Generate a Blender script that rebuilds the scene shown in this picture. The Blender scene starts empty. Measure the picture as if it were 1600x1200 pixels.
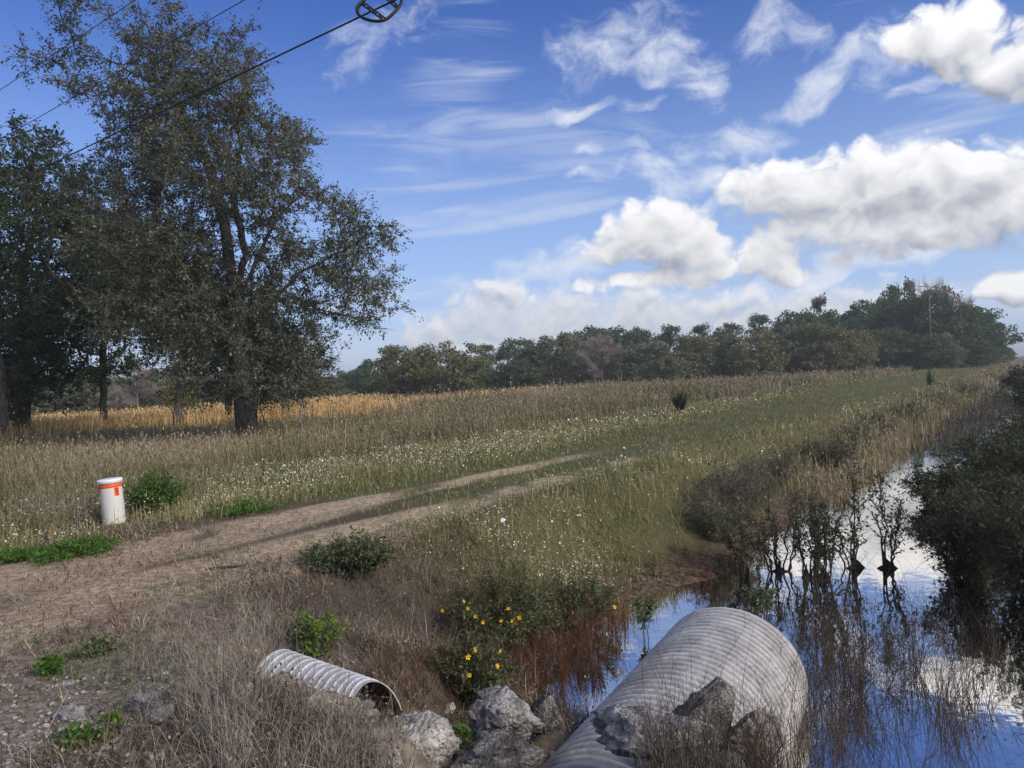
import bpy, math, random
import numpy as np
from mathutils import Vector
scene = bpy.context.scene
R = math.radians
SKY_HUE, SKY_SAT, SKY_VAL = .520, 1.24, 1.08
SUN_EL, SUN_AZ = R(33), R(125)      # azimuth clockwise from +Y (the view), so the sun stands behind and to the right

# ------------------------------------------------------------------ camera
EYE = 1.65
ROLL = R(3.0)
cam_d = bpy.data.cameras.new('camera'); cam = bpy.data.objects.new('camera', cam_d)
scene.collection.objects.link(cam); scene.camera = cam
cam_d.sensor_width = 36.0; cam_d.lens = 36.0*1155/1600
cam_d.shift_y = -3/1600
cam_d.clip_start = 0.05; cam_d.clip_end = 9000
cam.location = (0, 0, EYE)
cam.rotation_euler = (R(90), -ROLL, 0)
cam.rotation_mode = 'XYZ'
# look along +Y, rolled clockwise so that the horizon climbs to the right
from mathutils import Matrix
cam.matrix_world = Matrix.Translation((0, 0, EYE)) @ Matrix.Rotation(R(90), 4, 'X') @ Matrix.Rotation(-ROLL, 4, 'Z')

def ray(px, py):
    """world direction of a point of the photograph (1600x1200)"""
    u = (px-800)/1155; v = (597-py)/1155
    c, s = math.cos(ROLL), math.sin(ROLL)
    return (u*c+v*s, 1.0, -u*s+v*c)
def azel(px, py):
    x, y, z = ray(px, py)
    return math.atan2(x, y), math.atan2(z, math.hypot(x, y))

scene.render.engine = 'CYCLES'
scene.view_settings.view_transform = 'Standard'
scene.view_settings.look = 'None'
scene.view_settings.exposure = 0.2
scene.view_settings.gamma = 1.0

# ------------------------------------------------------------------ world: sky and clouds
world = bpy.data.worlds.new('World'); scene.world = world
world.use_nodes = True
WT = world.node_tree; WT.nodes.clear()
class NT:
    """small helper for writing node graphs"""
    def __init__(s, tree): s.t = tree
    def n(s, kind, **kw):
        nd = s.t.nodes.new(kind)
        for k, v in kw.items(): setattr(nd, k, v)
        return nd
    def put(s, sock, v):
        if isinstance(v, bpy.types.NodeSocket): s.t.links.new(v, sock)
        elif v is not None: sock.default_value = v
    def m(s, op, a, b=None, c=None, clamp=False):
        nd = s.n('ShaderNodeMath', operation=op, use_clamp=clamp)
        s.put(nd.inputs[0], a); s.put(nd.inputs[1], b)
        if c is not None: s.put(nd.inputs[2], c)
        return nd.outputs[0]
    def v(s, op, a, b=None, scale=None):
        nd = s.n('ShaderNodeVectorMath', operation=op)
        s.put(nd.inputs[0], a)
        if b is not None: s.put(nd.inputs[1], b)
        if scale is not None: s.put(nd.inputs['Scale'], scale)
        return nd.outputs['Value'] if op in ('LENGTH', 'DOT_PRODUCT', 'DISTANCE') else nd.outputs['Vector']
    def noise(s, vec, scale, detail=4, rough=.5, dist=0, lac=2.0, color=False, dim='3D'):
        nd = s.n('ShaderNodeTexNoise', noise_dimensions=dim)
        s.put(nd.inputs['Vector'], vec); s.put(nd.inputs['Scale'], scale); s.put(nd.inputs['Detail'], detail)
        s.put(nd.inputs['Roughness'], rough); s.put(nd.inputs['Distortion'], dist); s.put(nd.inputs['Lacunarity'], lac)
        return nd.outputs['Color'] if color else nd.outputs[0]
    def step(s, x, a, b, lo=0.0, hi=1.0):
        nd = s.n('ShaderNodeMapRange', interpolation_type='SMOOTHSTEP')
        s.put(nd.inputs['Value'], x); s.put(nd.inputs['From Min'], a); s.put(nd.inputs['From Max'], b)
        s.put(nd.inputs['To Min'], lo); s.put(nd.inputs['To Max'], hi)
        return nd.outputs[0]
    def mix(s, f, a, b, mode='MIX'):
        nd = s.n('ShaderNodeMix', data_type='RGBA', blend_type=mode)
        s.put(nd.inputs[0], f); s.put(nd.inputs[6], a); s.put(nd.inputs[7], b)
        return nd.outputs[2]
    def ramp(s, f, stops, interp='LINEAR'):
        nd = s.n('ShaderNodeValToRGB'); nd.color_ramp.interpolation = interp
        e = nd.color_ramp.elements
        while len(e) < len(stops): e.new(0.5)
        for el, (p, c) in zip(e, stops): el.position = p; el.color = (*c, 1) if len(c) == 3 else c
        s.put(nd.inputs[0], f)
        return nd.outputs['Color']
    def map(s, vec, loc=(0, 0, 0), rot=(0, 0, 0), scale=(1, 1, 1), kind='POINT'):
        nd = s.n('ShaderNodeMapping', vector_type=kind)
        s.put(nd.inputs['Vector'], vec)
        nd.inputs['Location'].default_value = loc; nd.inputs['Rotation'].default_value = rot; nd.inputs['Scale'].default_value = scale
        return nd.outputs[0]

W = NT(WT)
tc = W.n('ShaderNodeTexCoord').outputs['Generated']
sep = W.n('ShaderNodeSeparateXYZ'); W.put(sep.inputs[0], tc)
AZ = W.m('ARCTAN2', sep.outputs[0], sep.outputs[1]); EL = W.m('ARCSINE', sep.outputs[2])
comb = W.n('ShaderNodeCombineXYZ'); W.put(comb.inputs[0], AZ); W.put(comb.inputs[1], EL); comb.inputs[2].default_value = 1.0
P = comb.outputs[0]
K = 1/.12                            # cloud colours are given for a background strength of 0.12
def chain(p, prev):                  # a value-neutral link, so that the terms are worked out one after the other
    if prev is None: return p
    nd = W.n('ShaderNodeVectorMath', operation='MULTIPLY_ADD'); W.put(nd.inputs[0], prev); nd.inputs[1].default_value = (1e-7,)*3; W.put(nd.inputs[2], p)
    return nd.outputs[0]
def cell(e):                         # ellipse: photograph position, half axes, tilt, strength -> two rows of an affine map
    x, y, rx, ry, rot, amp = e
    a, el = azel(x, y); a2, e2 = azel(x+10, y); k = math.hypot(a2-a, e2-el)/10
    t = R(rot+3); c, s_ = math.cos(t), math.sin(t); A = (c/(rx*k), s_/(rx*k)); B = (-s_/(ry*k), c/(ry*k))
    return dict(a=a, e=el, ra=max(rx, ry*.5)*k, re=math.hypot(ry, rx*math.sin(t))*k, A=(*A, -(A[0]*a+A[1]*el)), B=(*B, -(B[0]*a+B[1]*el)), amp=amp*.6)
def field(p, cells):
    best = None
    for c in cells:
        q = chain(p, best)
        u = W.v('DOT_PRODUCT', q, c['A']); v = W.v('DOT_PRODUCT', q, c['B'])
        r2 = W.m('MULTIPLY_ADD', v, v, W.m('MULTIPLY', u, u))
        d = W.m('MULTIPLY_ADD', r2, -c['amp'], c['amp'])
        if best is None: best = d
        else:
            nd = W.n('ShaderNodeMath', operation='SMOOTH_MAX'); W.put(nd.inputs[0], best); W.put(nd.inputs[1], d); nd.inputs[2].default_value = .15
            best = nd.outputs[0]
    return W.m('MAXIMUM', best, -1.2)
LAYERS = {
 'cirrus': [(790, 322, 200, 12, 4, .9), (840, 338, 170, 9, 3, 1), (700, 165, 50, 110, -35, .6), (820, 215, 190, 30, -10, .55), (590, 462, 170, 12, 3, .9), (620, 497, 170, 12, 3, 1.1), (600, 520, 150, 9, 3, 1.1),
   (1500, 165, 170, 26, 12, .6), (880, 420, 160, 8, 5, .7), (560, 545, 190, 26, 0, 1.1), (1490, 490, 200, 60, 0, .9), (420, 560, 300, 60, 0, .9), (740, 285, 150, 7, 2, .6)],
 'wisps': [(965, 70, 100, 42, 10, 1), (1050, 95, 85, 40, -25, .9), (1090, 125, 34, 62, 35, .9), (905, 178, 60, 13, 0, 1), (1000, 168, 34, 12, 0, .9),
   (1180, 215, 60, 20, 0, .9), (1200, 45, 34, 46, -40, .8), (1300, 110, 100, 30, 28, 1.2), (1385, 70, 70, 45, 20, 1.2), (1262, 55, 22, 40, 30, .9),
   (935, 268, 50, 8, 5, .9), (935, 230, 26, 8, 0, .8), (1380, 395, 320, 26, 8, 1.3), (1450, 362, 260, 26, 8, 1.3), (1570, 330, 160, 30, 8, 1.3), (1130, 235, 60, 22, 0, .6), (590, 55, 60, 25, 20, .3),
   (1003, 236, 20, 10, 0, .8), (1120, 335, 80, 16, 0, .7), (1440, 120, 60, 18, 15, .8), (870, 412, 90, 22, 0, .8), (1028, 270, 44, 30, -20, 1.3), (1105, 290, 95, 26, -8, 1.3)],
 'bank': [(770, 492, 90, 50, 0, 1.1), (775, 452, 44, 20, 0, 1.1), (690, 525, 56, 34, 0, 1), (860, 505, 120, 55, 0, 1.1), (1030, 505, 160, 58, 0, 1.1), (1145, 470, 66, 24, 0, 1),
   (1240, 490, 150, 44, 4, 1.05), (1380, 480, 130, 34, 5, 1), (760, 560, 160, 40, 0, 1.1), (1000, 565, 320, 50, 0, 1.1)],
 'cumulus': [(1035, 357, 98, 56, 0, 1.1), (960, 388, 60, 30, 0, 1), (1080, 390, 75, 42, 0, 1), (1205, 402, 72, 38, 5, 1.05), (1255, 425, 40, 20, 0, .9), (1060, 428, 200, 17, 2, .9),
   (1235, 290, 120, 52, -5, 1.1), (1390, 278, 160, 72, 0, 1.2), (1525, 275, 120, 66, 4, 1.2), (1330, 340, 150, 50, 0, 1), (1450, 345, 170, 50, 3, 1.1), (1610, 305, 140, 70, 5, 1.1),
   (1500, 42, 110, 50, -8, 1.15), (1600, 80, 90, 45, -10, 1.1), (1735, 90, 140, 60, 0, 1), (1592, 432, 40, 26, 0, 1.1), (1572, 448, 28, 14, 0, 1), (1625, 440, 50, 34, 0, 1.1)]}
GROW = {'cumulus': 1.27, 'bank': 1.18, 'wisps': 1.0, 'cirrus': 1.0}
LAYERS = {k: [cell((e[0], e[1], e[2]*GROW[k], e[3]*GROW[k], e[4], e[5])) for e in v] for k, v in LAYERS.items()}

sky = W.n('ShaderNodeTexSky', sky_type='NISHITA', sun_disc=False, sun_elevation=SUN_EL, sun_rotation=SUN_AZ, altitude=0, air_density=1.0, dust_density=.3, ozone_density=4.0)
skc = W.n('ShaderNodeHueSaturation'); skc.inputs['Hue'].default_value = SKY_HUE; skc.inputs['Saturation'].default_value = SKY_SAT; skc.inputs['Value'].default_value = SKY_VAL
W.put(skc.inputs['Color'], sky.outputs[0])
SKYC = W.mix(W.step(EL, -.02, .50, .80, 0), skc.outputs[0], (.40*K, .54*K, .83*K, 1))
def lit(rel, lo, hi):
    return W.ramp(rel, [(0, tuple(c*K for c in lo)), (.5, tuple((a*.35+b*.65)*K for a, b in zip(lo, hi))), (.85, tuple(c*K for c in hi)), (1, tuple(c*K*1.08 for c in hi))])
def billow(p, scale, detail, rough):
    n = W.noise(p, scale, detail, rough)
    return W.m('ABSOLUTE', W.m('SUBTRACT', n, .5))
NLEAF = [0]
def leaf(a0, a1, e0, e1):
    """the sky of one window of directions, with only the cloud cells that reach into it (a node group of its own)"""
    global W, P
    NLEAF[0] += 1
    g = bpy.data.node_groups.new('sky_window', 'ShaderNodeTree')
    g.interface.new_socket('P', in_out='INPUT', socket_type='NodeSocketVector')
    g.interface.new_socket('Sky', in_out='INPUT', socket_type='NodeSocketColor')
    g.interface.new_socket('Shader', in_out='OUTPUT', socket_type='NodeSocketShader')
    W0, P0 = W, P
    W = NT(g); gi = W.n('NodeGroupInput'); P = gi.outputs[0]
    out = leaf_nodes(a0, a1, e0, e1, gi.outputs[1])
    W.put(W.n('NodeGroupOutput').inputs[0], out)
    W, P = W0, P0
    nd = W.n('ShaderNodeGroup'); nd.node_tree = g; W.put(nd.inputs[0], P); W.put(nd.inputs[1], SKYC)
    return nd.outputs[0]
def leaf_nodes(a0, a1, e0, e1, SKYC):
    def near(name, mg=1.75):
        return [c for c in LAYERS[name] if a0 < c['a']+c['ra']*mg+.03 and a1 > c['a']-c['ra']*mg-.03 and e0 < c['e']+c['re']*mg+.03 and e1 > c['e']-c['re']*mg-.03]
    col = SKYC; last = None
    sets = {k: near(k) for k in LAYERS}
    if sets['cirrus']:
        n = W.noise(W.v('MULTIPLY', P, (1, 7, 1)), 4.5, 4, .6, 1.2)
        d = W.m('MULTIPLY_ADD', W.m('SUBTRACT', n, .5), 4.5, field(P, sets['cirrus']))
        col = W.mix(W.m('MULTIPLY', W.step(d, -.7, 1.5), .55), col, tuple(c*K for c in (.60, .66, .80))+(1,)); last = d
    if sets['wisps']:
        q = chain(P, last)
        wn = W.noise(q, 12, 2, .5, color=True)
        q = W.v('ADD', q, W.v('SCALE', W.v('SUBTRACT', wn, (.5, .5, .5)), scale=.075))
        n = W.noise(W.v('MULTIPLY', q, (.8, 1.3, 1)), 19, 6, .66)
        d = W.m('MULTIPLY_ADD', W.m('SUBTRACT', n, .5), 3.2, field(q, sets['wisps']))
        col = W.mix(W.m('MULTIPLY', W.step(d, -.35, 1.3), .86), col, tuple(c*K for c in (.74, .78, .86))+(1,)); last = d
    for name, nsc, warp, bamp, lo, hi, soft, off, base in (('bank', 24, .035, 2.6, (.33, .38, .48), (.74, .75, .79), .5, (-.004, -.012, 0), .42),
                                             ('cumulus', 17, .04, 2.3, (.27, .30, .37), (.84, .84, .855), .34, (-.008, -.024, 0), .39)):
        if not sets[name]: continue
        q = chain(P, last)
        wn = W.noise(q, 13, 2, .5, color=True)
        q = W.v('ADD', q, W.v('SCALE', W.v('SUBTRACT', wn, (.5, .5, 1)), scale=warp))
        q3 = W.v('MULTIPLY', q, (1, 1.15, 1))
        f0 = field(q, sets[name]); b0 = billow(q3, nsc, 5, .52)
        q2 = chain(W.v('SUBTRACT', q, off), b0)
        f1 = field(q2, sets[name]); b1 = billow(W.v('MULTIPLY', q2, (1, 1.15, 1)), nsc, 3, .5)
        d = W.m('ADD', f0, W.m('MULTIPLY', W.m('SUBTRACT', b0, .12), bamp))
        rel = W.m('ADD', W.m('MULTIPLY', W.m('SUBTRACT', f0, f1), 1.25), W.m('MULTIPLY', W.m('SUBTRACT', b0, b1), 1.8))
        x = W.m('ADD', W.m('ADD', rel, base), W.m('MULTIPLY', W.step(d, .9, 0), .18), clamp=True)
        a = W.step(d, -.02, soft) if name == 'cumulus' else W.m('MULTIPLY', W.step(d, -.22, soft), .94)
        col = W.mix(a, col, lit(x, lo, hi)); last = d
    bgn = W.n('ShaderNodeBackground'); W.put(bgn.inputs[0], col); bgn.inputs[1].default_value = .12
    return bgn.outputs[0]
def split(sock, cut, lo, hi):
    nd = W.n('ShaderNodeMixShader'); W.put(nd.inputs[0], W.m('GREATER_THAN', sock, cut)); W.put(nd.inputs[1], lo); W.put(nd.inputs[2], hi); return nd.outputs[0]
def tiles(a0, a1, e0, e1, na, ne):
    if na == 1 and ne == 1: return leaf(a0, a1, e0, e1)
    if na >= ne:
        k = na//2; m = a0+(a1-a0)*k/na
        return split(AZ, m, tiles(a0, m, e0, e1, k, ne), tiles(m, a1, e0, e1, na-k, ne))
    k = ne//2; m = e0+(e1-e0)*k/ne
    return split(EL, m, tiles(a0, a1, e0, m, na, k), tiles(a0, a1, m, e1, na, ne-k))
A0, A1, E1 = -.75, .82, .66
# the part of the sky that the photograph does not show: scattered clouds on a flat layer
elc = W.m('MAXIMUM', sep.outputs[2], .06)
cz = W.n('ShaderNodeCombineXYZ'); W.put(cz.inputs[0], W.m('DIVIDE', sep.outputs[0], elc)); W.put(cz.inputs[1], W.m('DIVIDE', sep.outputs[1], elc))
rest = W.n('ShaderNodeBackground'); rest.inputs[1].default_value = .12
edge = W.m('MAXIMUM', W.step(W.m('ABSOLUTE', W.m('SUBTRACT', AZ, (A0+A1)/2)), (A1-A0)/2, (A1-A0)/2+.15), W.step(EL, E1, E1+.12))
W.put(rest.inputs[0], W.mix(W.m('MULTIPLY', W.m('MULTIPLY', W.step(W.noise(cz.outputs[0], .8, 5, .6), .45, .62), edge), .9), SKYC, (.72*K, .74*K, .78*K, 1)))
front = split(EL, -.03, rest.outputs[0], tiles(A0, A1, -.03, E1, 5, 3))
world_out = split(AZ, A0, rest.outputs[0], split(AZ, A1, split(EL, E1, front, rest.outputs[0]), rest.outputs[0]))
W.put(W.n('ShaderNodeOutputWorld').inputs[0], world_out)
world.cycles.sampling_method = 'MANUAL'; world.cycles.sample_map_resolution = 512

sun_d = bpy.data.lights.new('sun', 'SUN'); sun = bpy.data.objects.new('sun', sun_d); scene.collection.objects.link(sun)
sun_d.energy = 3.2; sun_d.angle = R(20); sun_d.color = (1, .88, .72)
sd_ = Vector((math.sin(SUN_AZ)*math.cos(SUN_EL), math.cos(SUN_AZ)*math.cos(SUN_EL), math.sin(SUN_EL)))
sun.rotation_euler = sd_.to_track_quat('Z', 'Y').to_euler()

# ------------------------------------------------------------------ small tools
rng = np.random.default_rng(7)
COL = scene.collection
def tag(o, label=None, cat=None, group=None, kind=None):
    if label: o['label'] = label
    if cat: o['category'] = cat
    if group: o['group'] = group
    if kind: o['kind'] = kind
    return o
def empty(name, loc, rz=0.0, scale=(1, 1, 1)):
    o = bpy.data.objects.new(name, None); COL.objects.link(o)
    o.location = loc; o.rotation_euler = (0, 0, rz); o.scale = scale; o.empty_display_size = .2
    return o
def build(name, V, faces, mats, parent=None, tint=None, smooth=False, attrs=None, matidx=None):
    """one mesh object; faces is a list of integer arrays, each (n, corners)"""
    me = bpy.data.meshes.new(name)
    V = np.asarray(V, dtype=np.float32)
    faces = [np.asarray(f, dtype=np.int32) for f in faces if len(f)]
    me.vertices.add(len(V)); me.vertices.foreach_set('co', V.ravel())
    loops = np.concatenate([f.ravel() for f in faces]); sizes = np.concatenate([np.full(len(f), f.shape[1], np.int32) for f in faces])
    starts = np.concatenate([[0], np.cumsum(sizes)[:-1]]).astype(np.int32)
    me.loops.add(len(loops)); me.loops.foreach_set('vertex_index', loops)
    me.polygons.add(len(sizes)); me.polygons.foreach_set('loop_start', starts); me.polygons.foreach_set('loop_total', sizes)
    if smooth: me.polygons.foreach_set('use_smooth', np.ones(len(sizes), bool))
    if matidx is not None: me.polygons.foreach_set('material_index', np.asarray(matidx, np.int32))
    for mt in (mats if isinstance(mats, (list, tuple)) else [mats]): me.materials.append(mt)
    allat = dict(attrs or {})
    if tint is not None: allat['tint'] = tint
    for k, a in allat.items():
        at = me.attributes.new(k, 'FLOAT', 'POINT'); at.data.foreach_set('value', np.asarray(a, np.float32))
    me.update(calc_edges=True)
    o = bpy.data.objects.new(name, me); COL.objects.link(o)
    if parent is not None: o.parent = parent
    return o
def copy_tree(o, parent=None):
    c = o.copy(); COL.objects.link(c)
    if parent is not None: c.parent = parent
    for ch in list(o.children): copy_tree(ch, c)
    return c
def hash2(i, j, seed):
    h = (i*374761393 + j*668265263 + seed*982451653) & 0xffffffff
    h = ((h ^ (h >> 13))*1274126177) & 0xffffffff
    return ((h ^ (h >> 16)) & 0xffff)/65535.0
def vnoise(x, y, seed=0):
    xi = np.floor(x).astype(np.int64); yi = np.floor(y).astype(np.int64); fx = x-xi; fy = y-yi
    fx = fx*fx*(3-2*fx); fy = fy*fy*(3-2*fy)
    a = hash2(xi, yi, seed); b = hash2(xi+1, yi, seed); c = hash2(xi, yi+1, seed); d = hash2(xi+1, yi+1, seed)
    return (a*(1-fx)+b*fx)*(1-fy)+(c*(1-fx)+d*fx)*fy
def fbm(x, y, seed=0, octv=4):
    s = 0; a = .5
    for k in range(octv):
        s = s+a*vnoise(x*2**k+17.3*k, y*2**k-9.1*k, seed+k); a *= .5
    return s/(1-.5**octv)
def sstep(x, a, b):
    t = np.clip((x-a)/(b-a), 0, 1); return t*t*(3-2*t)

# the ditch runs away to the right: q is measured along it, s across it to the left
DX, DY = math.sin(R(35.6)), math.cos(R(35.6))
def sq(x, y): return -DY*x+DX*y, DX*x+DY*y
def xy(s, q): return -DY*s+DX*q, DX*s+DY*q
WATER = -1.15
def H(x, y):
    x = np.asarray(x, float); y = np.asarray(y, float)
    s, q = sq(x, y)
    wob = (fbm(x*.35, y*.35, 3, 3)-.5)*1.3*sstep(q, 4, 9)
    s2 = s+wob
    basin = sstep(q, 4, 5.5)*sstep(q, 11, 8.0)*.95            # the pool in front of the pipes is a little wider
    left = np.interp(s2-basin*.62*sstep(6.2-s2, 0, 1.7), [2.5, 3.0, 3.8, 4.7, 5.9, 6.3], [1, .96, .745, .58, .06, 0]); right = sstep(s2, -4.0, -1.8)
    emb = sstep(q, 2.5, 6.3)
    z = -1.55*left*right*emb
    # the gully that the small pipe empties into
    ax, ay, bx, by = -.70, 4.45, .35, 6.9
    t = np.clip(((x-ax)*(bx-ax)+(y-ay)*(by-ay))/((bx-ax)**2+(by-ay)**2), 0, 1)
    dg = np.hypot(x-ax-t*(bx-ax), y-ay-t*(by-ay))
    z = np.minimum(z, z-(z+.80+.30*t)*np.exp(-(dg/.52)**4))
    ax, ay, bx, by = -1.62, 5.0, -.80, 4.60                     # the small pipe lies half bared in a trench
    t = np.clip(((x-ax)*(bx-ax)+(y-ay)*(by-ay))/((bx-ax)**2+(by-ay)**2), 0, 1)
    dg = np.hypot(x-ax-t*(bx-ax), y-ay-t*(by-ay))
    z = np.minimum(z, z-(z+.44+.30*t)*np.exp(-(dg/.40)**4))
    # the trench in which the large pipe lies
    ax, ay, bx, by = -.16, 3.0, 1.6, 6.05
    t = np.clip(((x-ax)*(bx-ax)+(y-ay)*(by-ay))/((bx-ax)**2+(by-ay)**2), 0, 1)
    dg = np.hypot(x-ax-t*(bx-ax), y-ay-t*(by-ay))
    side = ((x-ax)*(by-ay)-(y-ay)*(bx-ax)) > 0            # the far flank of the pipe stays banked up with soil and stones
    z = np.minimum(z, z-(z+.72+.3*t)*np.exp(-(dg/np.where(side, .30, .62))**4))
    z = z+.05*(fbm(x*.8, y*.8, 11, 4)-.5)*sstep(np.hypot(x, y), 1, 3)+.28*(fbm(x*.09, y*.09, 5, 3)-.5)*sstep(y, 14, 40)
    rut = np.exp(-((s-6.55)/.28)**2)+np.exp(-((s-8.15)/.28)**2)
    z = z-.05*rut*sstep(q, 2, 5)*sstep(q, 40, 20)
    z = z+.02*(fbm(x*3.1, y*3.1, 23, 3)-.5)
    return z
def at(px, py, z):
    """ground position seen at a point of the photograph, for a ground height z"""
    d = ray(px, py); t = (z-EYE)/d[2]; return d[0]*t, t
def at_d(px, D):
    """position at depth D under the column px (taken at the horizon)"""
    py = 597-(px-800)*math.tan(ROLL); d = ray(px, py); return d[0]*D, D
def spot(px, py):
    """where the line of sight through a point of the photograph meets the terrain"""
    d = ray(px, py); t = .5*1.008**np.arange(830); k = np.nonzero(EYE+d[2]*t < H(d[0]*t, t))[0]; t = float(t[k[0]]) if len(k) else 300.0
    return d[0]*t, t, float(H(d[0]*t, t))

# ------------------------------------------------------------------ materials
def new_mat(name):
    m = bpy.data.materials.new(name); m.use_nodes = True; m.node_tree.nodes.clear()
    return m, NT(m.node_tree)
def out(N, sh, disp=None):
    o = N.n('ShaderNodeOutputMaterial'); N.put(o.inputs[0], sh)
def bsdf(N, col, rough=.8, spec=.3, normal=None, metallic=0.0, coat=None):
    b = N.n('ShaderNodeBsdfPrincipled'); N.put(b.inputs['Base Color'], col); N.put(b.inputs['Roughness'], rough)
    N.put(b.inputs['Specular IOR Level'], spec); N.put(b.inputs['Metallic'], metallic)
    if normal is not None: N.put(b.inputs['Normal'], normal)
    return b.outputs[0]
def bump(N, h, strength=.5, dist=.02):
    b = N.n('ShaderNodeBump'); N.put(b.inputs['Height'], h); b.inputs['Strength'].default_value = strength; b.inputs['Distance'].default_value = dist
    return b.outputs[0]
def c4(c): return (c[0], c[1], c[2], 1)
def foliage(name, stops, patch=.6, pscale=.35, trans=.25, rough=.7, amp=.7):
    """leaf and blade material: each blade has its own tint, patches of the plants differ"""
    m, N = new_mat(name)
    t = N.n('ShaderNodeAttribute', attribute_name='tint').outputs['Fac']
    geo = N.n('ShaderNodeNewGeometry').outputs['Position']
    pn = N.noise(geo, pscale, 3, .6)
    x = N.m('ADD', N.m('MULTIPLY', t, amp), N.m('MULTIPLY', N.m('SUBTRACT', pn, .5), patch*2), clamp=False)
    x = N.m('ADD', x, .5-amp*.5, clamp=True)
    col = N.ramp(x, [(i/(len(stops)-1), c) for i, c in enumerate(stops)])
    d = N.n('ShaderNodeBsdfDiffuse'); N.put(d.inputs[0], col)
    tr = N.n('ShaderNodeBsdfTranslucent'); N.put(tr.inputs[0], col)
    ms = N.n('ShaderNodeMixShader'); ms.inputs[0].default_value = trans; N.put(ms.inputs[1], d.outputs[0]); N.put(ms.inputs[2], tr.outputs[0])
    out(N, ms.outputs[0]); return m
M = {}
M['oak'] = foliage('oak_leaves', [(.035, .056, .026), (.070, .099, .046), (.132, .155, .085), (.229, .238, .150)], .5, .45)
M['oak_brown'] = foliage('oak_leaves_mixed', [(.026, .042, .024), (.066, .086, .052), (.125, .14, .095), (.27, .26, .21)], .55, .6, amp=1.0)
M['dark_oak'] = foliage('dark_leaves', [(.023, .042, .023), (.046, .072, .034), (.085, .114, .057)], .4, .5)
M['far_olive'] = foliage('olive_leaves', [(.075, .090, .045), (.163, .175, .083), (.300, .288, .150)], .35, .3)
M['far_green'] = foliage('grey_green_leaves', [(.069, .088, .050), (.150, .169, .100), (.263, .269, .175)], .35, .3)
M['far_dark'] = foliage('deep_green_leaves', [(.035, .070, .039), (.078, .128, .064), (.148, .193, .088)], .35, .3)
M['pine'] = foliage('pine_needles', [(.034, .063, .034), (.071, .113, .055), (.130, .179, .084)], .3, .4)
M['shrub'] = foliage('shrub_leaves', [(.040, .062, .030), (.110, .140, .070), (.23, .25, .14)], .5, 2.0, amp=1.0)
M['shrub_dark'] = foliage('willow_leaves', [(.030, .042, .024), (.070, .085, .050), (.14, .15, .09)], .5, 1.6, amp=1.0)
M['lime'] = foliage('lime_leaves', [(.06, .12, .02), (.13, .24, .03), (.22, .34, .06)], .3, 4)
M['weed'] = foliage('weed_leaves', [(.035, .08, .018), (.08, .16, .035), (.14, .24, .06)], .4, 3)
M['yellowish'] = foliage('yellowing_leaves', [(.09, .09, .03), (.19, .17, .04), (.34, .27, .05)], .3, 1)
M['twig'] = foliage('grey_twigs', [(.072, .060, .054), (.144, .120, .108), (.252, .222, .198)], .3, 1.5, 0)
M['twig_pink'] = foliage('pinkish_twigs', [(.16, .135, .125), (.27, .235, .22), (.38, .335, .315)], .3, 1.5, 0)
M['twig_dark'] = foliage('dark_twigs', [(.027, .022, .019), (.060, .050, .042), (.128, .105, .090)], .3, 1.5, 0)
M['red_twig'] = foliage('reddish_stems', [(.045, .022, .016), (.10, .05, .035), (.17, .10, .07)], .3, 2, 0)
def bark(name, c0, c1):
    m, N = new_mat(name)
    co = N.n('ShaderNodeTexCoord').outputs['Object']
    n = N.noise(N.map(co, scale=(7, 7, 1.6)), 2.2, 6, .65)
    col = N.ramp(N.step(n, .3, .72), [(0, c0), (1, c1)])
    out(N, bsdf(N, col, .95, .1, bump(N, n, .9, .05))); return m
M['bark'] = bark('grey_bark', (.035, .03, .026), (.16, .14, .125))
M['bark_pale'] = bark('pale_bark', (.12, .105, .09), (.33, .30, .27))
M['bark_far'] = bark('far_bark', (.09, .075, .065), (.24, .2, .18))
# grasses
M['straw'] = foliage('dry_straw', [(.12, .072, .050), (.23, .15, .105), (.36, .26, .19), (.56, .44, .33)], .6, .9, .1)
M['thatch'] = foliage('grey_thatch', [(.055, .042, .029), (.13, .102, .075), (.24, .200, .150), (.46, .40, .31)], 1.0, 1.3, .1, amp=.9)
M['stalk'] = foliage('dead_stalks', [(.055, .045, .038), (.16, .135, .115), (.34, .30, .255), (.60, .54, .46)], .4, 1.2, .1, amp=1.0)
M['green'] = foliage('short_green_grass', [(.096, .099, .045), (.168, .184, .072), (.256, .280, .112), (.368, .368, .176)], .5, .5, .3)
M['meadow'] = foliage('meadow_grass', [(.11, .125, .055), (.22, .225, .095), (.35, .32, .16), (.52, .43, .25)], .7, .35, .3)
M['tall'] = foliage('tall_grass', [(.085, .095, .045), (.17, .170, .085), (.29, .245, .155), (.44, .35, .26)], 1.1, .13, .25)
M['broom'] = foliage('russet_grass', [(.34, .19, .08), (.56, .34, .14), (.72, .50, .22), (.84, .66, .36)], .6, .08, .35)  # orange grass, brightened towards sunlit gold by colour alone
M['reed'] = foliage('drowned_reeds', [(.05, .038, .034), (.10, .08, .072), (.18, .15, .135)], .5, .4, .1)
def plain(name, col, rough=.6, spec=.3, nscale=None, amp=.2, metallic=0.0, bstr=.0):
    m, N = new_mat(name)
    if nscale:
        n = N.noise(N.n('ShaderNodeTexCoord').outputs['Object'], nscale, 5, .6)
        f = N.m('MULTIPLY_ADD', n, amp*2, 1-amp)
        cc = N.v('SCALE', col[:3], scale=f)
        out(N, bsdf(N, cc, rough, spec, bump(N, n, bstr, .01) if bstr else None, metallic))
    else: out(N, bsdf(N, c4(col), rough, spec, None, metallic))
    return m
def petal(name, col):
    m, N = new_mat(name); d = N.n('ShaderNodeBsdfDiffuse'); d.inputs[0].default_value = c4(col); out(N, d.outputs[0]); return m
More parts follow.
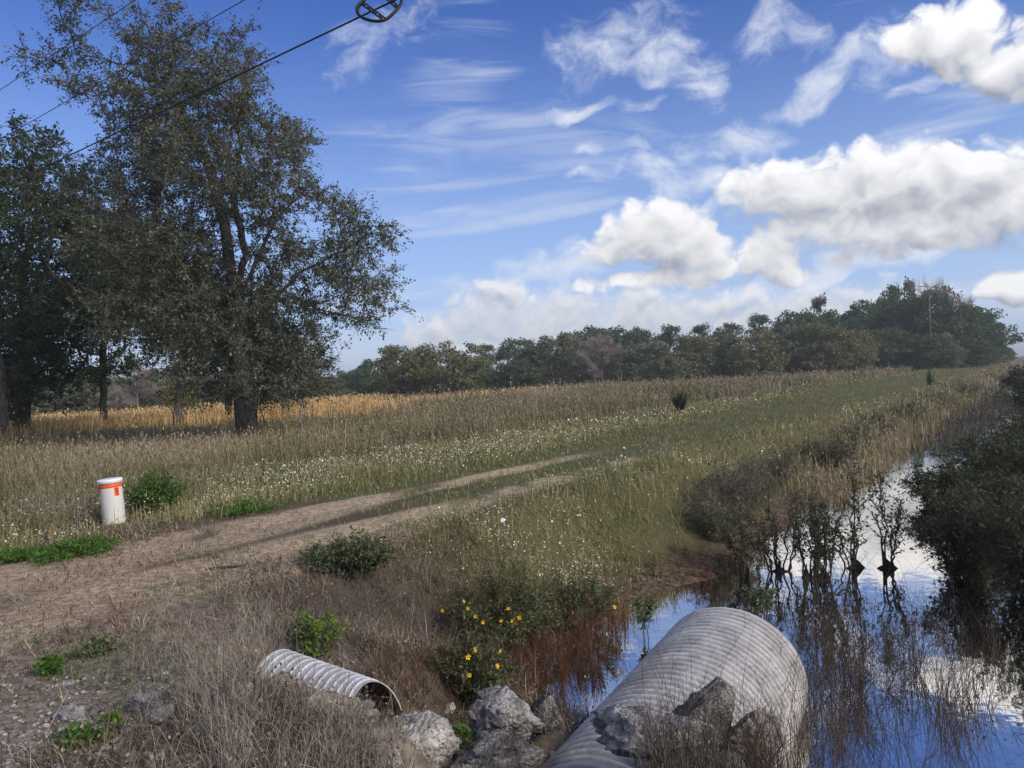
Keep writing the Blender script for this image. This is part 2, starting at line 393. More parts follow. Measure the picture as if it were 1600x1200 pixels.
M['white_petal'] = petal('white_petals', (.72, .69, .62)); M['yellow_petal'] = petal('yellow_petals', (.90, .58, .02))

# ------------------------------------------------------------------ terrain
def axis_samples(lo, hi, fine_lo, fine_hi, step, grow):
    a = list(np.arange(fine_lo, fine_hi, step)); st = step; v = a[-1]
    while v < hi: st *= grow; v += st; a.append(v)
    st = step; v = a[0]; pre = []
    while v > lo: st *= grow; v -= st; pre.append(v)
    return np.array(pre[::-1]+a)
gx = axis_samples(-4200, 4200, -8, 8, .055, 1.035); gy = axis_samples(-300, 6000, 2.4, 15, .055, 1.02)
GX, GY = np.meshgrid(gx, gy); nx, ny = len(gx), len(gy)
S_, Q_ = sq(GX, GY); GZ = H(GX, GY)
idx = np.arange(nx*ny).reshape(ny, nx)
gf = np.stack([idx[:-1, :-1], idx[:-1, 1:], idx[1:, 1:], idx[1:, :-1]], -1).reshape(-1, 4)
n1 = fbm(GX*.7, GY*.7, 31, 4); n2 = fbm(GX*2.3, GY*2.3, 37, 4); nbig = fbm(GX*.12, GY*.12, 41, 3)
def track_mask(s, q, n):
    """how bare the sandy track is"""
    w = sstep(q, 9, 3)
    r1 = np.exp(-((s-6.6+.1*w)/(.36+.38*w))**4); r2 = np.exp(-((s-8.15)/(.38+.6*w))**4)
    far = 1-sstep(q+9*(n-.5), 12.0, 17.0)
    edge = .50+1.0*(n-.35)+.9*(fbm(s*3.1, q*1.6, 133, 3)-.5)
    return np.clip(np.maximum(r1, r2)*far*edge*1.35*sstep(n+.35*sstep(q, 13, 6), .30, .52), 0, 1)
sand = track_mask(S_, Q_, n1)
shoulder = sstep(Q_, 4.4, 2.6)*(1-sand)
mud = sstep(GZ, -.80, -1.12)
strip = sstep(S_, 3.4, 4.6)*sstep(Q_, 5.5, 8)*sstep(S_, 11.5+Q_*.06, 9.6+Q_*.06)*(1-sand)
m, N = new_mat('ground_soil')
A = lambda k: N.n('ShaderNodeAttribute', attribute_name=k).outputs['Fac']
pos = N.n('ShaderNodeNewGeometry').outputs['Position']
na = N.noise(pos, 1.3, 5, .6); nb = N.noise(pos, 14, 5, .65); nc = N.noise(pos, 90, 3, .6)
col = N.mix(N.step(na, .35, .65), (.085, .066, .050, 1), (.12, .095, .070, 1))
col = N.mix(N.m('MULTIPLY', A('strip'), .8), col, (.105, .105, .048, 1))
col = N.mix(N.m('MULTIPLY', A('shoulder'), .85), col, N.mix(N.step(nb, .35, .65), (.15, .12, .095, 1), (.34, .295, .245, 1)))
sandc = N.mix(N.step(nb, .35, .68), (.28, .215, .148, 1), (.52, .42, .30, 1))
nd_ = N.noise(pos, 5.5, 5, .7)
sandc = N.mix(N.m('MULTIPLY', N.step(nd_, .50, .66), .6), sandc, (.17, .13, .09, 1))
sandc = N.mix(N.m('MULTIPLY', N.step(nc, .52, .68), .35), sandc, (.16, .11, .085, 1))
col = N.mix(N.step(A('sand'), .12, .75), col, sandc)
col = N.mix(A('mud'), col, N.mix(N.step(nb, .4, .65), (.050, .038, .028, 1), (.17, .125, .085, 1)))
h = N.m('ADD', N.m('MULTIPLY', nb, .9), N.m('MULTIPLY', nc, .25))
out(N, bsdf(N, col, .95, .15, bump(N, h, 1.0, .05)))
g = build('ground', np.stack([GX, GY, GZ], -1).reshape(-1, 3), [gf], m, smooth=True, attrs=dict(sand=sand.ravel(), shoulder=shoulder.ravel(), mud=mud.ravel(), strip=strip.ravel()))
tag(g, kind='structure')

# water in the ditch
m, N = new_mat('ditch_water')
pos = N.n('ShaderNodeNewGeometry').outputs['Position']
wv = N.m('ADD', N.noise(pos, 1.1, 3, .5), N.m('MULTIPLY', N.noise(pos, 6, 2, .5), .25))
nrm = bump(N, wv, .08, .05)
fr = N.n('ShaderNodeFresnel'); fr.inputs['IOR'].default_value = 1.6; N.put(fr.inputs['Normal'], nrm)
df = N.n('ShaderNodeBsdfDiffuse'); df.inputs[0].default_value = (.075, .07, .058, 1)
gl = N.n('ShaderNodeBsdfGlossy'); gl.inputs['Color'].default_value = (.86, .83, .79, 1); gl.inputs['Roughness'].default_value = .03; N.put(gl.inputs['Normal'], nrm)
ms = N.n('ShaderNodeMixShader'); N.put(ms.inputs[0], N.m('MULTIPLY_ADD', fr.outputs[0], .85, .24, clamp=True)); N.put(ms.inputs[1], df.outputs[0]); N.put(ms.inputs[2], gl.outputs[0]); out(N, ms.outputs[0])
c = [xy(s, q) for s, q in ((-6, 2.2), (7.5, 2.2), (7.5, 260), (-6, 260))]
wq = np.linspace(2.2, 260, 60); ws = np.linspace(-6, 7.5, 8); WS, WQ = np.meshgrid(ws, wq); wx, wy = xy(WS, WQ)
wi = np.arange(WS.size).reshape(WS.shape)
w = build('water', np.stack([wx, wy, np.full_like(wx, WATER)], -1).reshape(-1, 3), [np.stack([wi[:-1, :-1], wi[:-1, 1:], wi[1:, 1:], wi[1:, :-1]], -1).reshape(-1, 4)], m)
tag(w, kind='structure')

# ------------------------------------------------------------------ grasses: one object per kind of ground cover
def wedge(n, r0, r1, a0=-44, a1=46, p=1.0):
    """points spread so that they are as dense in the distance as near by, seen from the road"""
    u = rng.random(n); r = r0*(r1/r0)**(u**p); a = np.radians(rng.uniform(a0, a1, n))
    return np.sin(a)*r, np.cos(a)*r, r
def blades(x, y, z, h, w, lean, az=None, curve=1.0, tint=None):
    """ribbons of three segments, each with its own height, width, lean and turn"""
    n = len(x); az = rng.uniform(0, 2*np.pi, n) if az is None else az
    ld = np.stack([np.cos(az), np.sin(az)], -1)
    fa = az+np.pi/2+rng.normal(0, .5, n); wd = np.stack([np.cos(fa), np.sin(fa)], -1)*(w*.5)[:, None]
    V = np.zeros((n, 5, 3)); base = np.stack([x, y, z], -1)
    lean = np.clip(lean, 0, 1.5)
    k1 = .5; l1 = lean*.55; l2 = lean*(1+.45*curve)
    p1 = base.copy(); p1[:, :2] += ld*(h*k1*np.sin(l1))[:, None]; p1[:, 2] += h*k1*np.cos(l1)
    p2 = p1.copy(); p2[:, :2] += ld*(h*(1-k1)*np.sin(l2))[:, None]; p2[:, 2] += h*(1-k1)*np.cos(l2)
    V[:, 0] = base; V[:, 1] = base; V[:, 0, :2] -= wd; V[:, 1, :2] += wd
    V[:, 2] = p1; V[:, 3] = p1; V[:, 2, :2] += wd*.8; V[:, 3, :2] -= wd*.8; V[:, 4] = p2
    i = np.arange(n)[:, None]*5
    t = rng.random(n) if tint is None else tint
    return V.reshape(-1, 3), [i+np.array([[0, 1, 2, 3]]), i+np.array([[3, 2, 4]])], np.repeat(t, 5), p2
def cat(parts):
    """join several (V, faces, tint) sets"""
    Vs, F4, F3, T = [], [], [], []; o = 0
    for V, fs, t in parts:
        Vs.append(V); T.append(t)
        for f in fs:
            (F4 if f.shape[1] == 4 else F3).append(f+o)
        o += len(V)
    fs = []
    if F4: fs.append(np.concatenate(F4))
    if F3: fs.append(np.concatenate(F3))
    return np.concatenate(Vs), fs, np.concatenate(T)
def tris(p, size, n3=None):
    """small randomly turned petals"""
    n = len(p); d1 = rng.normal(size=(n, 3)); d1 /= np.linalg.norm(d1, axis=1)[:, None]
    d2 = np.cross(d1, rng.normal(size=(n, 3))); d2 /= np.linalg.norm(d2, axis=1)[:, None]
    s = size[:, None]*.5
    V = np.stack([p-d1*s-d2*s*.6, p+d1*s-d2*s*.6, p+d1*s*.8+d2*s, p-d1*s*.8+d2*s], 1).reshape(-1, 3)
    return V, [np.arange(n)[:, None]*4+np.array([[0, 1, 2, 3]])], np.repeat(rng.random(n), 4)
PX = .00115       # one render pixel at one metre, roughly
def wid(r, w0, k=.8): return np.maximum(w0, r*PX*k)

def cover_grass(name, label, n, r0, r1, mask, h, hvar, w0, lean, mat, k=.8, a0=-44, a1=46, zoff=0.0, p=1.0, flat=False, extra=None):
    x, y, r = wedge(n, r0, r1, a0, a1, p); s, q = sq(x, y)
    mk = mask(x, y, s, q); keep = rng.random(n) < mk
    x, y, r = x[keep], y[keep], r[keep]; z = H(x, y)
    ok = z > WATER-.12 if not flat else z > WATER+.01
    x, y, r, z = x[ok], y[ok], r[ok], z[ok]
    hh = (h(x, y) if callable(h) else np.full(len(x), h))*np.exp(rng.normal(0, hvar, len(x)))
    ln = np.abs(rng.normal(lean[0], lean[1], len(x)))
    V, F, T, tip = blades(x, y, z-.01+zoff, hh, wid(r, w0, k), ln)
    parts = [(V, F, T)]
    if extra: parts += extra(tip, r, hh, x, y, z)
    V, F, T = cat(parts)
    o = build(name, V, F, mat, tint=T); tag(o, label, 'grass', kind='stuff')
    return x, y, z, hh, tip, r
nz = lambda x, y, sc, sd: fbm(x*sc, y*sc, sd, 3)
def leafy(frac, per, size, k=1.5):
    def f(tip, r, hh, x, y, z):
        sel = np.repeat(np.nonzero(rng.random(len(r)) < frac)[0], per); n = len(sel); b_ = np.stack([x, y, z], -1)[sel]
        p = b_+(tip[sel]-b_)*rng.uniform(.15, 1, n)[:, None]+rng.normal(0, .022, (n, 3))
        v, fc, t = tris(p, np.maximum(size, r[sel]*PX*k)*rng.uniform(.6, 1.4, n)); return [(v, fc, np.clip(t*.9, 0, 1))]
    return f
def both(*fs): return lambda *a: [q for f in fs for q in f(*a)]

# flattened straw on the road shoulder and banks
def m_straw(x, y, s, q):
    a = sstep(q, 6.0, 3.6)*sstep(s, 4.3, 5.3)+.75*np.exp(-((s-7.4)/1.8)**4)*sstep(q, 8, 4)
    return np.clip(a, 0, 1)*(1-.55*sstep(q, 2.7, 2.0))*(.30+.9*sstep(nz(x, y, 1.1, 51), .35, .65))*(1-.5*track_mask(s, q, fbm(x*.7, y*.7, 31, 4)))
cover_grass('straw_litter', 'flattened reddish brown straw covering the road shoulder at lower left', 60000, 2.6, 14, m_straw, .10, .4, .0035, (1.4, .12), M['straw'], a0=-50, a1=15)
def m_thatch(x, y, s, q):
    a = sstep(s, 6.7, 5.6)*sstep(s, 2.0, 3.2)*sstep(q, 8.5, 6.2)*sstep(q, .8, 1.6)
    a = a*(1-.75*np.exp(-((x+.72)**2+(y-4.38)**2)/.45**2)); return np.clip(a*(1-.93*sstep(q, 3.9, 3.0)*sstep(s, 3.3, 4.3)), 0, 1)*(.12+1.1*sstep(nz(x, y, 1.3, 57), .36, .56))
cover_grass('dry_thatch', 'grey brown matted dead grass on the slope down to the ditch', 95000, 2.4, 11, m_thatch, .15, .5, .0034, (1.25, .35), M['thatch'], a0=-50, a1=48, extra=leafy(.5, 3, .014, 1.2))
# short green grass in and beside the track
def m_green(x, y, s, q):
    n = fbm(x*.7, y*.7, 31, 4); t = track_mask(s, q, n)
    band = sstep(s, 5.6, 6.6)*sstep(s, 12.0+q*.06, 9.4+q*.06)
    near = .25+.75*sstep(q, 6, 11)
    return band*near*(1-t*.86)*(.45+.8*sstep(nz(x, y, .8, 61), .3, .6))
cover_grass('short_grass', 'short olive green grass along the mown track', 200000, 5, 150, m_green, lambda x, y: .06+.03*nz(x, y, 1, 3), .35, .004, (.6, .35), M['green'], k=1.0)
# sprigs on the shoulder
def m_sprig(x, y, s, q): return sstep(nz(x, y, 1.7, 67), .54, .66)*sstep(q, 7.5, 5.5)*sstep(s, 3.6, 4.4)
cover_grass('green_sprigs', 'small green sprigs scattered on the stony shoulder', 34000, 2.6, 9, m_sprig, .055, .35, .006, (.8, .35), M['weed'], a0=-50, a1=10)
# flowering meadow
def h_mead(x, y):
    s, q = sq(x, y); return (.08+.19*nz(x, y, .35, 71))*(1+.15*sstep(s, 6.5, 5.5))*(.6+.8*nz(x, y, 2.2, 72))
def m_mead(x, y, s, q):
    o_ = np.clip((q-13)*.08, 0, 3.0); L = sstep(s-o_, 8.9, 9.8)*sstep(s, 17, 13.5)*sstep(q, 2.6, 4.0)
    Rr = sstep(s, 6.5, 5.9)*sstep(s, 4.1, 5.0)*sstep(q, 5.4, 7.0)
    return np.clip(L+Rr, 0, 1)*(1-.9*np.exp(-((x+5.5)**2/.5+(y-9.8)**2/.35)))*(.6+.5*sstep(nz(x, y, .8, 73), .3, .6))
mx = cover_grass('meadow_grass', 'ankle to knee high green and tan meadow grass on both sides of the track', 230000, 6, 170, m_mead, h_mead, .32, .004, (.5, .35), M['meadow'], k=.75, extra=leafy(.7, 3, .016, 1.1))
x, y, z, hh, tip, r = mx
s, q = sq(x, y)
dens = np.clip(sstep(nz(x, y, .45, 79), .32, .58)*sstep(nz(x, y, 2.6, 80), .30, .62)*1.5+.04, 0, 1)*(1-.62*sstep(r, 9, 22))*np.clip(sstep(s, 16, 12.5), 0, 1)*(1-.8*sstep(r, 35, 80))
sel = rng.random(len(x)) < dens*1.0
fp = np.repeat(tip[sel], 2, 0); fr = np.repeat(r[sel], 2); fp = fp+rng.normal(0, .03, fp.shape)*np.array([1, 1, .6])
V, F, T = tris(fp+np.array([0, 0, .01]), np.maximum(.011, fr*PX*.85)*np.exp(rng.normal(-.1, .38, len(fp))))
tag(build('white_wildflowers', V, F, M['white_petal'], tint=T), 'countless tiny white wildflowers dotting the meadow beside the track', 'wildflowers', kind='stuff')
# tall grass of the field
def h_tall(x, y): return (.15+.24*nz(x, y, .16, 83)+.16*nz(x, y, 1.1, 84))*(1+.55*sstep(np.arctan2(x, y), -.28, .12)*sstep(y, 12, 25))
def m_tall(x, y, s, q):
    o_ = np.clip((q-13)*.08, 0, 3.0); a = sstep(s-o_, 12.6+2.5*(nz(x, y, .3, 85)-.5), 15.5)
    b = sstep(q, 2.0, 3.2)*sstep(s, 10.2, 11.2)*sstep(x, -4.5, -5.4)*.8*sstep(y, 15, 12)*(1-np.exp(-((x+5.5)**2/.4+(y-9.8)**2/.4)))
    c2 = sstep(s, 5.6, 4.8)*sstep(s, 3.2, 3.9)*sstep(q, 14, 18)
    d = sstep(s, -2.6, -3.6)*sstep(q, 6, 8)
    return np.clip(a+b+c2+d, 0, 1)
def seed(tipp, r, hh, x, y, z):
    sel = rng.random(len(r)) < .45
    tp = tipp[sel]; n = len(tp)
    v, f, t, _ = blades(tp[:, 0], tp[:, 1], tp[:, 2]-.05, np.maximum(.08, r[sel]*.0022), wid(r[sel], .012, 1.3), np.abs(rng.normal(.3, .2, n)), tint=rng.uniform(.55, 1, n))
    return [(v, f, t)]
cover_grass('tall_grass', 'waist high brown and purplish grass filling the open field', 260000, 9, 320, m_tall, h_tall, .38, .005, (.38, .28), M['tall'], k=.8, extra=both(seed, leafy(.6, 2, .022, 1.2)))
# russet grass behind the oaks, own orange plus sunlight put into its colour
def m_broom(x, y, s, q):
    az = np.degrees(np.arctan2(x, y)); d = np.hypot(x, y)
    far = sstep(d, 38+8*(nz(x, y, .1, 91)-.5), 46)*sstep(az, -7, -14)
    mid = sstep(d, 62, 80)*sstep(az, 14, -4)*.35*sstep(nz(x, y, .07, 93), .4, .6)
    return np.clip(far+mid, 0, 1)
cover_grass('russet_grass', 'bright orange and golden grass behind the oak trunks and along the far field', 90000, 36, 260, m_broom, lambda x, y: .55+.45*nz(x, y, .1, 95), .2, .01, (.2, .15), M['broom'], k=1.1, extra=seed)
# drowned reeds in the far ditch
def m_reed(x, y, s, q): return sstep(s, -2, -.5)*sstep(s, 4.6, 3.8)*sstep(q, 23, 32)*(.10+.55*sstep(nz(x*.6, y*1.6, .8, 97), .42, .5))
xx, yy, rr = wedge(60000, 18, 120, 20, 46); ss, qq = sq(xx, yy); kk = rng.random(len(xx)) < m_reed(xx, yy, ss, qq)
xx, yy, rr = xx[kk], yy[kk], rr[kk]
V, F, T, _ = blades(xx, yy, np.full(len(xx), WATER-.02), .12*np.exp(rng.normal(0, .5, len(xx))), wid(rr, .008, 1.0), np.abs(rng.normal(.9, .4, len(xx))))
tag(build('drowned_reeds', V, F, M['reed'], tint=T), 'brown broken reeds standing in the far stretch of ditch water', 'reeds', kind='stuff')
print('grass done')

# ------------------------------------------------------------------ trees
def colonize(att, nodes, par, D=.45, di=3.5, dk=.8, iters=140, seed=0, up=.0):
    """grow a branch skeleton towards scattered points of the crown"""
    rg = np.random.default_rng(seed)
    nodes = [np.array(p, float) for p in nodes]; par = list(par)
    N0 = np.array(nodes)
    d = np.linalg.norm(att[:, None]-N0[None], axis=2); near = d.argmin(1); nd = d.min(1)
    alive = np.ones(len(att), bool)
    for it in range(iters):
        use = alive & (nd < di*(1 if it > 5 else 3))
        if not use.any(): break
        ids = near[use]; P = np.array(nodes); v = att[use]-P[ids]; v /= np.linalg.norm(v, axis=1)[:, None]+1e-9
        acc = np.zeros((len(P), 3)); cnt = np.zeros(len(P)); np.add.at(acc, ids, v); np.add.at(cnt, ids, 1)
        g = np.nonzero(cnt)[0]
        dirs = acc[g]; dirs /= np.linalg.norm(dirs, axis=1)[:, None]+1e-9
        dirs += rg.normal(0, .18, dirs.shape); dirs[:, 2] += up; dirs /= np.linalg.norm(dirs, axis=1)[:, None]
        new = P[g]+dirs*D; base = len(nodes)
        for k in range(len(g)): nodes.append(new[k]); par.append(int(g[k]))
        A = np.nonzero(alive)[0]
        dd = np.linalg.norm(att[A][:, None]-new[None], axis=2); mi = dd.argmin(1); md = dd[np.arange(len(A)), mi]
        better = md < nd[A]; near[A[better]] = base+mi[better]; nd[A[better]] = md[better]
        alive[nd < dk] = False
        if len(nodes) > 9000: break
    return np.array(nodes), np.array(par)
def radii(par, r0=.011, e=2.25, cap=None):
    n = len(par); a = np.zeros(n); kids = np.zeros(n, int)
    for i in range(n-1, 0, -1):
        if kids[i] == 0: a[i] = r0**e
        if par[i] >= 0: a[par[i]] += a[i]; kids[par[i]] += 1
    if kids[0] == 0: a[0] = r0**e
    return a**(1/e), kids
def prisms(A, B, ra, rb, k=5, ends=True):
    """one tapering prism per pair of points"""
    n = len(A); d = B-A; L = np.linalg.norm(d, axis=1)[:, None]+1e-9; d = d/L
    ref = np.where(np.abs(d[:, 2:3]) > .9, np.array([[1., 0, 0]]), np.array([[0, 0, 1.]]))
    u = np.cross(d, ref); u /= np.linalg.norm(u, axis=1)[:, None]; v = np.cross(d, u)
    th = np.arange(k)*2*np.pi/k
    ring = u[:, None]*np.cos(th)[None, :, None]+v[:, None]*np.sin(th)[None, :, None]
    V = np.concatenate([A[:, None]+ring*ra[:, None, None], B[:, None]+ring*rb[:, None, None]], 1)
    i = np.arange(n)[:, None, None]*2*k; j = np.arange(k)[None, :, None]; j2 = (j+1) % k
    F = np.concatenate([i+j, i+j2, i+j2+k, i+j+k], 2).reshape(-1, 4)
    return V.reshape(-1, 3), [F], np.repeat(rng.random(n), 2*k)
def leaves(p, size, dirs=None, aspect=.5):
    """small folded leaves, turned at random; droop a little"""
    n = len(p); d = rng.normal(size=(n, 3)) if dirs is None else dirs+rng.normal(0, .7, (n, 3))
    d[:, 2] -= .2; d /= np.linalg.norm(d, axis=1)[:, None]
    w = np.cross(d, rng.normal(size=(n, 3))); w /= np.linalg.norm(w, axis=1)[:, None]
    s = size[:, None]
    V = np.stack([p, p+d*s*.5+w*s*aspect*.5, p+d*s, p+d*s*.5-w*s*aspect*.5], 1).reshape(-1, 3)
    i = np.arange(n)[:, None]*4
    return V, [i+np.array([[0, 1, 2, 3]])], np.repeat(np.clip(rng.normal(.5, .22, n), 0, 1), 4)
def in_blobs(blobs, n, seed, shell=.0):
    rg = np.random.default_rng(seed); vol = np.array([b[3]*b[4]*b[5] for b in blobs])**.9; pick = rg.choice(len(blobs), n, p=vol/vol.sum())
    d = rg.normal(size=(n, 3)); d /= np.linalg.norm(d, axis=1)[:, None]; rr = rg.random(n)**(1/(3+4*shell))
    B = np.array(blobs)[pick]
    return B[:, :3]+d*rr[:, None]*B[:, 3:6]
def tree(name, label, category, base, trunk, blobs, natt, leafmat, barkmat, rootr, twigs=4, tl=.5, lpt=9, lsize=.10, D=.45, dk=.75, di=3.2, seed=1, group=None, r0=.011, lthin=.035, bare=0.0, twigmat=None, sides=6):
    """trunk: list of polylines (world points) that start the skeleton; blobs: ellipsoids of the crown (world)"""
    base = np.array(base, float)
    nodes = []; par = []
    for pl in trunk:
        pl = [np.array(p, float) for p in pl]
        for a in range(len(pl)-1):
            m_ = max(1, int(np.linalg.norm(pl[a+1]-pl[a])/D))
            for k in range(m_):
                p = pl[a]+(pl[a+1]-pl[a])*k/m_
                if a == 0 and k == 0:
                    if nodes:
                        last = int(np.linalg.norm(np.array(nodes)-p, axis=1).argmin()); continue
                    nodes.append(p); par.append(-1); last = 0; continue
                nodes.append(p+rng.normal(0, .03, 3)); par.append(last); last = len(nodes)-1
        nodes.append(pl[-1]); par.append(last)
    att = in_blobs(blobs, natt, seed)
    att = att[att[:, 2] > 1.2]
    P, par = colonize(att, nodes, par, D=D, di=di, dk=dk, seed=seed)
    r, kids = radii(par, r0)
    f = rootr/r[0]; r = np.where(r > .05, .05+(r-.05)*max(.2, (rootr-.05)/(r[0]-.05)), r)
    r[0] *= 1.35; c = np.nonzero(par >= 0)[0]
    V1 = prisms(P[par[c]]-base, P[c]-base, np.minimum(r[par[c]], r[c]*1.7), r[c], sides)
    thin = np.nonzero((r < lthin) & (par >= 0))[0]
    nt = len(thin)*twigs; src = np.repeat(thin, twigs)
    pd = P[src]-P[par[src]]; pd /= np.linalg.norm(pd, axis=1)[:, None]+1e-9
    td = pd*.6+rng.normal(0, .75, (nt, 3)); td[:, 2] += .05; td /= np.linalg.norm(td, axis=1)[:, None]
    L = tl*np.exp(rng.normal(-.1, .35, nt)); A = P[src]-base; B = A+td*L[:, None]; B[:, 2] -= .06*L
    V2 = prisms(A, B, np.full(nt, .007), np.full(nt, .003), 3)
    root = empty(name, base); tag(root, label, category, group)
    V, F, T = cat([V1]); build('trunk', V, F, barkmat, root, tint=T, smooth=True)
    V, F, T = V2; build('twigs', V, F, twigmat or M['twig'], root, tint=T)
    has = rng.random(nt) > bare
    src2 = np.repeat(np.nonzero(has)[0], lpt); n = len(src2); t = rng.uniform(.15, 1.08, n)[:, None]
    lp = A[src2]+(B-A)[src2]*t+rng.normal(0, .055, (n, 3))
    V, F, T = leaves(lp, lsize*np.exp(rng.normal(0, .25, n)), td[src2])
    build('crown', V, F, leafmat, root, tint=T)
    print(name, len(P), nt, n)
    return root
def img_blobs(lst, D, depth, px0=None, seed=0, flat=.9):
    """crown ellipsoids from (column, row, radius) in photograph pixels at the distance D, spread through a depth"""
    rg = np.random.default_rng(seed); o = []
    for (x, y, rad) in lst:
        d = ray(x, y); rr = rad*D/1155
        for k in range(2):
            off = rg.uniform(-1, 1)*depth*min(1, .35+rad/90)
            t = D+off
            o.append((d[0]*D, t, EYE+d[2]*D, rr, rr*1.1, rr*flat))
    return o
def img_line(pts, D, dy=None):
    o = []
    for k, (x, y) in enumerate(pts):
        d = ray(x, y); yy = D+(dy[k] if dy else 0); o.append((d[0]*D, yy, EYE+d[2]*D))
    return o

# the big oak by the track
bx, by = at_d(385, 27.0); D1 = 27.0
bz = float(H(bx, by))
ln = img_line([(386, 700), (383, 640), (372, 560), (366, 480)], D1)
ln[0] = (ln[0][0], by, bz-.1)
trunkA = [ln, [ln[3]]+img_line([(362, 430), (345, 350), (322, 270), (285, 190), (235, 120)], D1, [0, .3, .6, .8, 1]),
          [ln[3]]+img_line([(385, 400), (375, 320), (392, 240), (380, 160)], D1, [-.2, -.6, -1, -1.2]),
          [ln[2]]+img_line([(420, 480), (480, 430), (545, 400), (600, 370)], D1, [-.3, -.8, -1, -1.4]),
          [ln[2]]+img_line([(320, 500), (260, 440), (190, 400)], D1, [.6, 1, 1.6]),
          [ln[3]]+img_line([(425, 330), (455, 290), (490, 300)], D1, [.8, 1.2, 1.5]),
          [ln[1]]+img_line([(420, 590), (450, 560)], D1, [-1, -1.8])]
oak_top = [(170, 45, 42), (225, 75, 55), (300, 95, 52), (110, 120, 30), (85, 128, 20), (355, 85, 42), (380, 60, 25), (190, 165, 60), (265, 180, 72), (360, 180, 66), (425, 175, 48), (455, 235, 48), (165, 255, 52),
           (250, 290, 70), (350, 290, 70), (445, 310, 62), (530, 320, 38), (555, 385, 45), (598, 365, 30), (560, 455, 42), (500, 410, 55), (600, 425, 30), (420, 410, 70), (135, 165, 30), (610, 470, 22),
           (300, 410, 80), (210, 390, 70), (330, 500, 80), (430, 500, 70), (490, 545, 42), (240, 490, 70), (395, 560, 62), (310, 560, 50), (455, 590, 46), (120, 300, 40), (560, 500, 26), (505, 480, 40), (350, 600, 36), (420, 610, 30), (300, 610, 30), (460, 615, 32), (500, 600, 26), (270, 580, 40)]
tree('oak_tree', 'tallest oak on the left, thick dark trunk and ragged thinning crown, nearest the track', 'tree', (bx, by, bz), trunkA, img_blobs(oak_top, D1, 3.4, seed=3),
     5000, M['oak_brown'], M['bark'], .40, twigs=6, tl=.6, lpt=21, lsize=.095, D=.42, dk=.62, di=3.0, seed=11, bare=.12, lthin=.03)
# dark oaks behind it at the left edge
def side_oak(label, px, dist, line, blobs, natt, rad, seed, depth=3.2, mat='dark_oak', name='oak_tree', dy=None, **kw):
    x, y = at_d(px, dist); z = float(H(x, y)); l0 = img_line(line[0], dist); l0[0] = (l0[0][0], y, z-.1)
    tr = [l0]+[[l0[-1]]+img_line(l, dist, [((-1)**k)*.7*(j+1) for j in range(len(l))]) for k, l in enumerate(line[1:])]
    return tree(name, label, 'tree', (x, y, z), tr, img_blobs(blobs, dist, depth, seed=seed), natt, M[mat], M['bark'], rad, seed=seed, **kw)
kw = dict(D=.6, dk=.85, di=4.0, tl=.85, lsize=.17, lpt=15, twigs=6, lthin=.032, r0=.013, sides=5)
side_oak('broad dark oak filling the left edge of the field, second trunk from the left', 38, 38, [[(38, 685), (36, 640), (40, 540)], [(20, 430), (30, 330)], [(80, 450), (110, 360)]],
         [(25, 215, 32), (70, 235, 40), (5, 290, 70), (90, 300, 55), (40, 370, 75), (130, 370, 60), (20, 460, 80), (110, 460, 75), (60, 550, 70), (0, 560, 70), (120, 560, 50), (70, 620, 42), (10, 620, 40), (-60, 300, 80), (-70, 450, 90), (160, 300, 40), (170, 380, 60), (160, 560, 60), (190, 470, 60)],
         3200, .38, 21, **kw)
side_oak('dark oak cut off by the left edge, its trunk leftmost of all', 3, 34, [[(2, 700), (0, 620), (-15, 500)], [(-40, 400), (-60, 300)], [(-80, 450)]],
         [(-30, 330, 60), (-60, 430, 80), (-20, 520, 60), (-80, 560, 80), (10, 590, 40), (-90, 300, 80)], 800, .32, 22, **kw)
kw2 = dict(kw); kw2.update(D=.5, dk=.75, lsize=.15)
side_oak('slender forked oak with a thin straight trunk left of the big oak', 162, 41, [[(162, 676), (161, 600), (160, 550), (163, 530)], [(140, 470), (120, 430)], [(172, 470), (185, 400)], [(200, 480), (240, 430)]],
         [(130, 420, 40), (180, 390, 50), (160, 450, 45), (215, 430, 45), (240, 480, 40), (110, 480, 36), (200, 500, 30), (90, 520, 30)], 900, .19, 23, depth=2.6, **kw2)
side_oak('leaning oak with a pale streaked trunk between the slender oak and the big oak', 275, 40, [[(274, 672), (280, 620), (284, 570)], [(270, 520), (250, 470)], [(300, 520), (310, 460)]],
         [(260, 470, 50), (310, 450, 50), (280, 530, 40), (330, 510, 42), (235, 540, 30), (320, 560, 26), (255, 400, 50), (345, 545, 30)], 900, .24, 24, depth=2.6, **kw2)
side_oak('dark trunked oak standing half hidden just behind the big oak', 357, 45, [[(358, 668), (357, 620), (362, 570)], [(380, 520), (400, 470)], [(340, 500), (330, 450)]],
         [(340, 480, 50), (400, 490, 50), (440, 540, 40), (380, 560, 45), (460, 590, 36), (490, 560, 26), (420, 600, 30), (330, 590, 22)], 900, .24, 25, depth=2.8, **kw2)
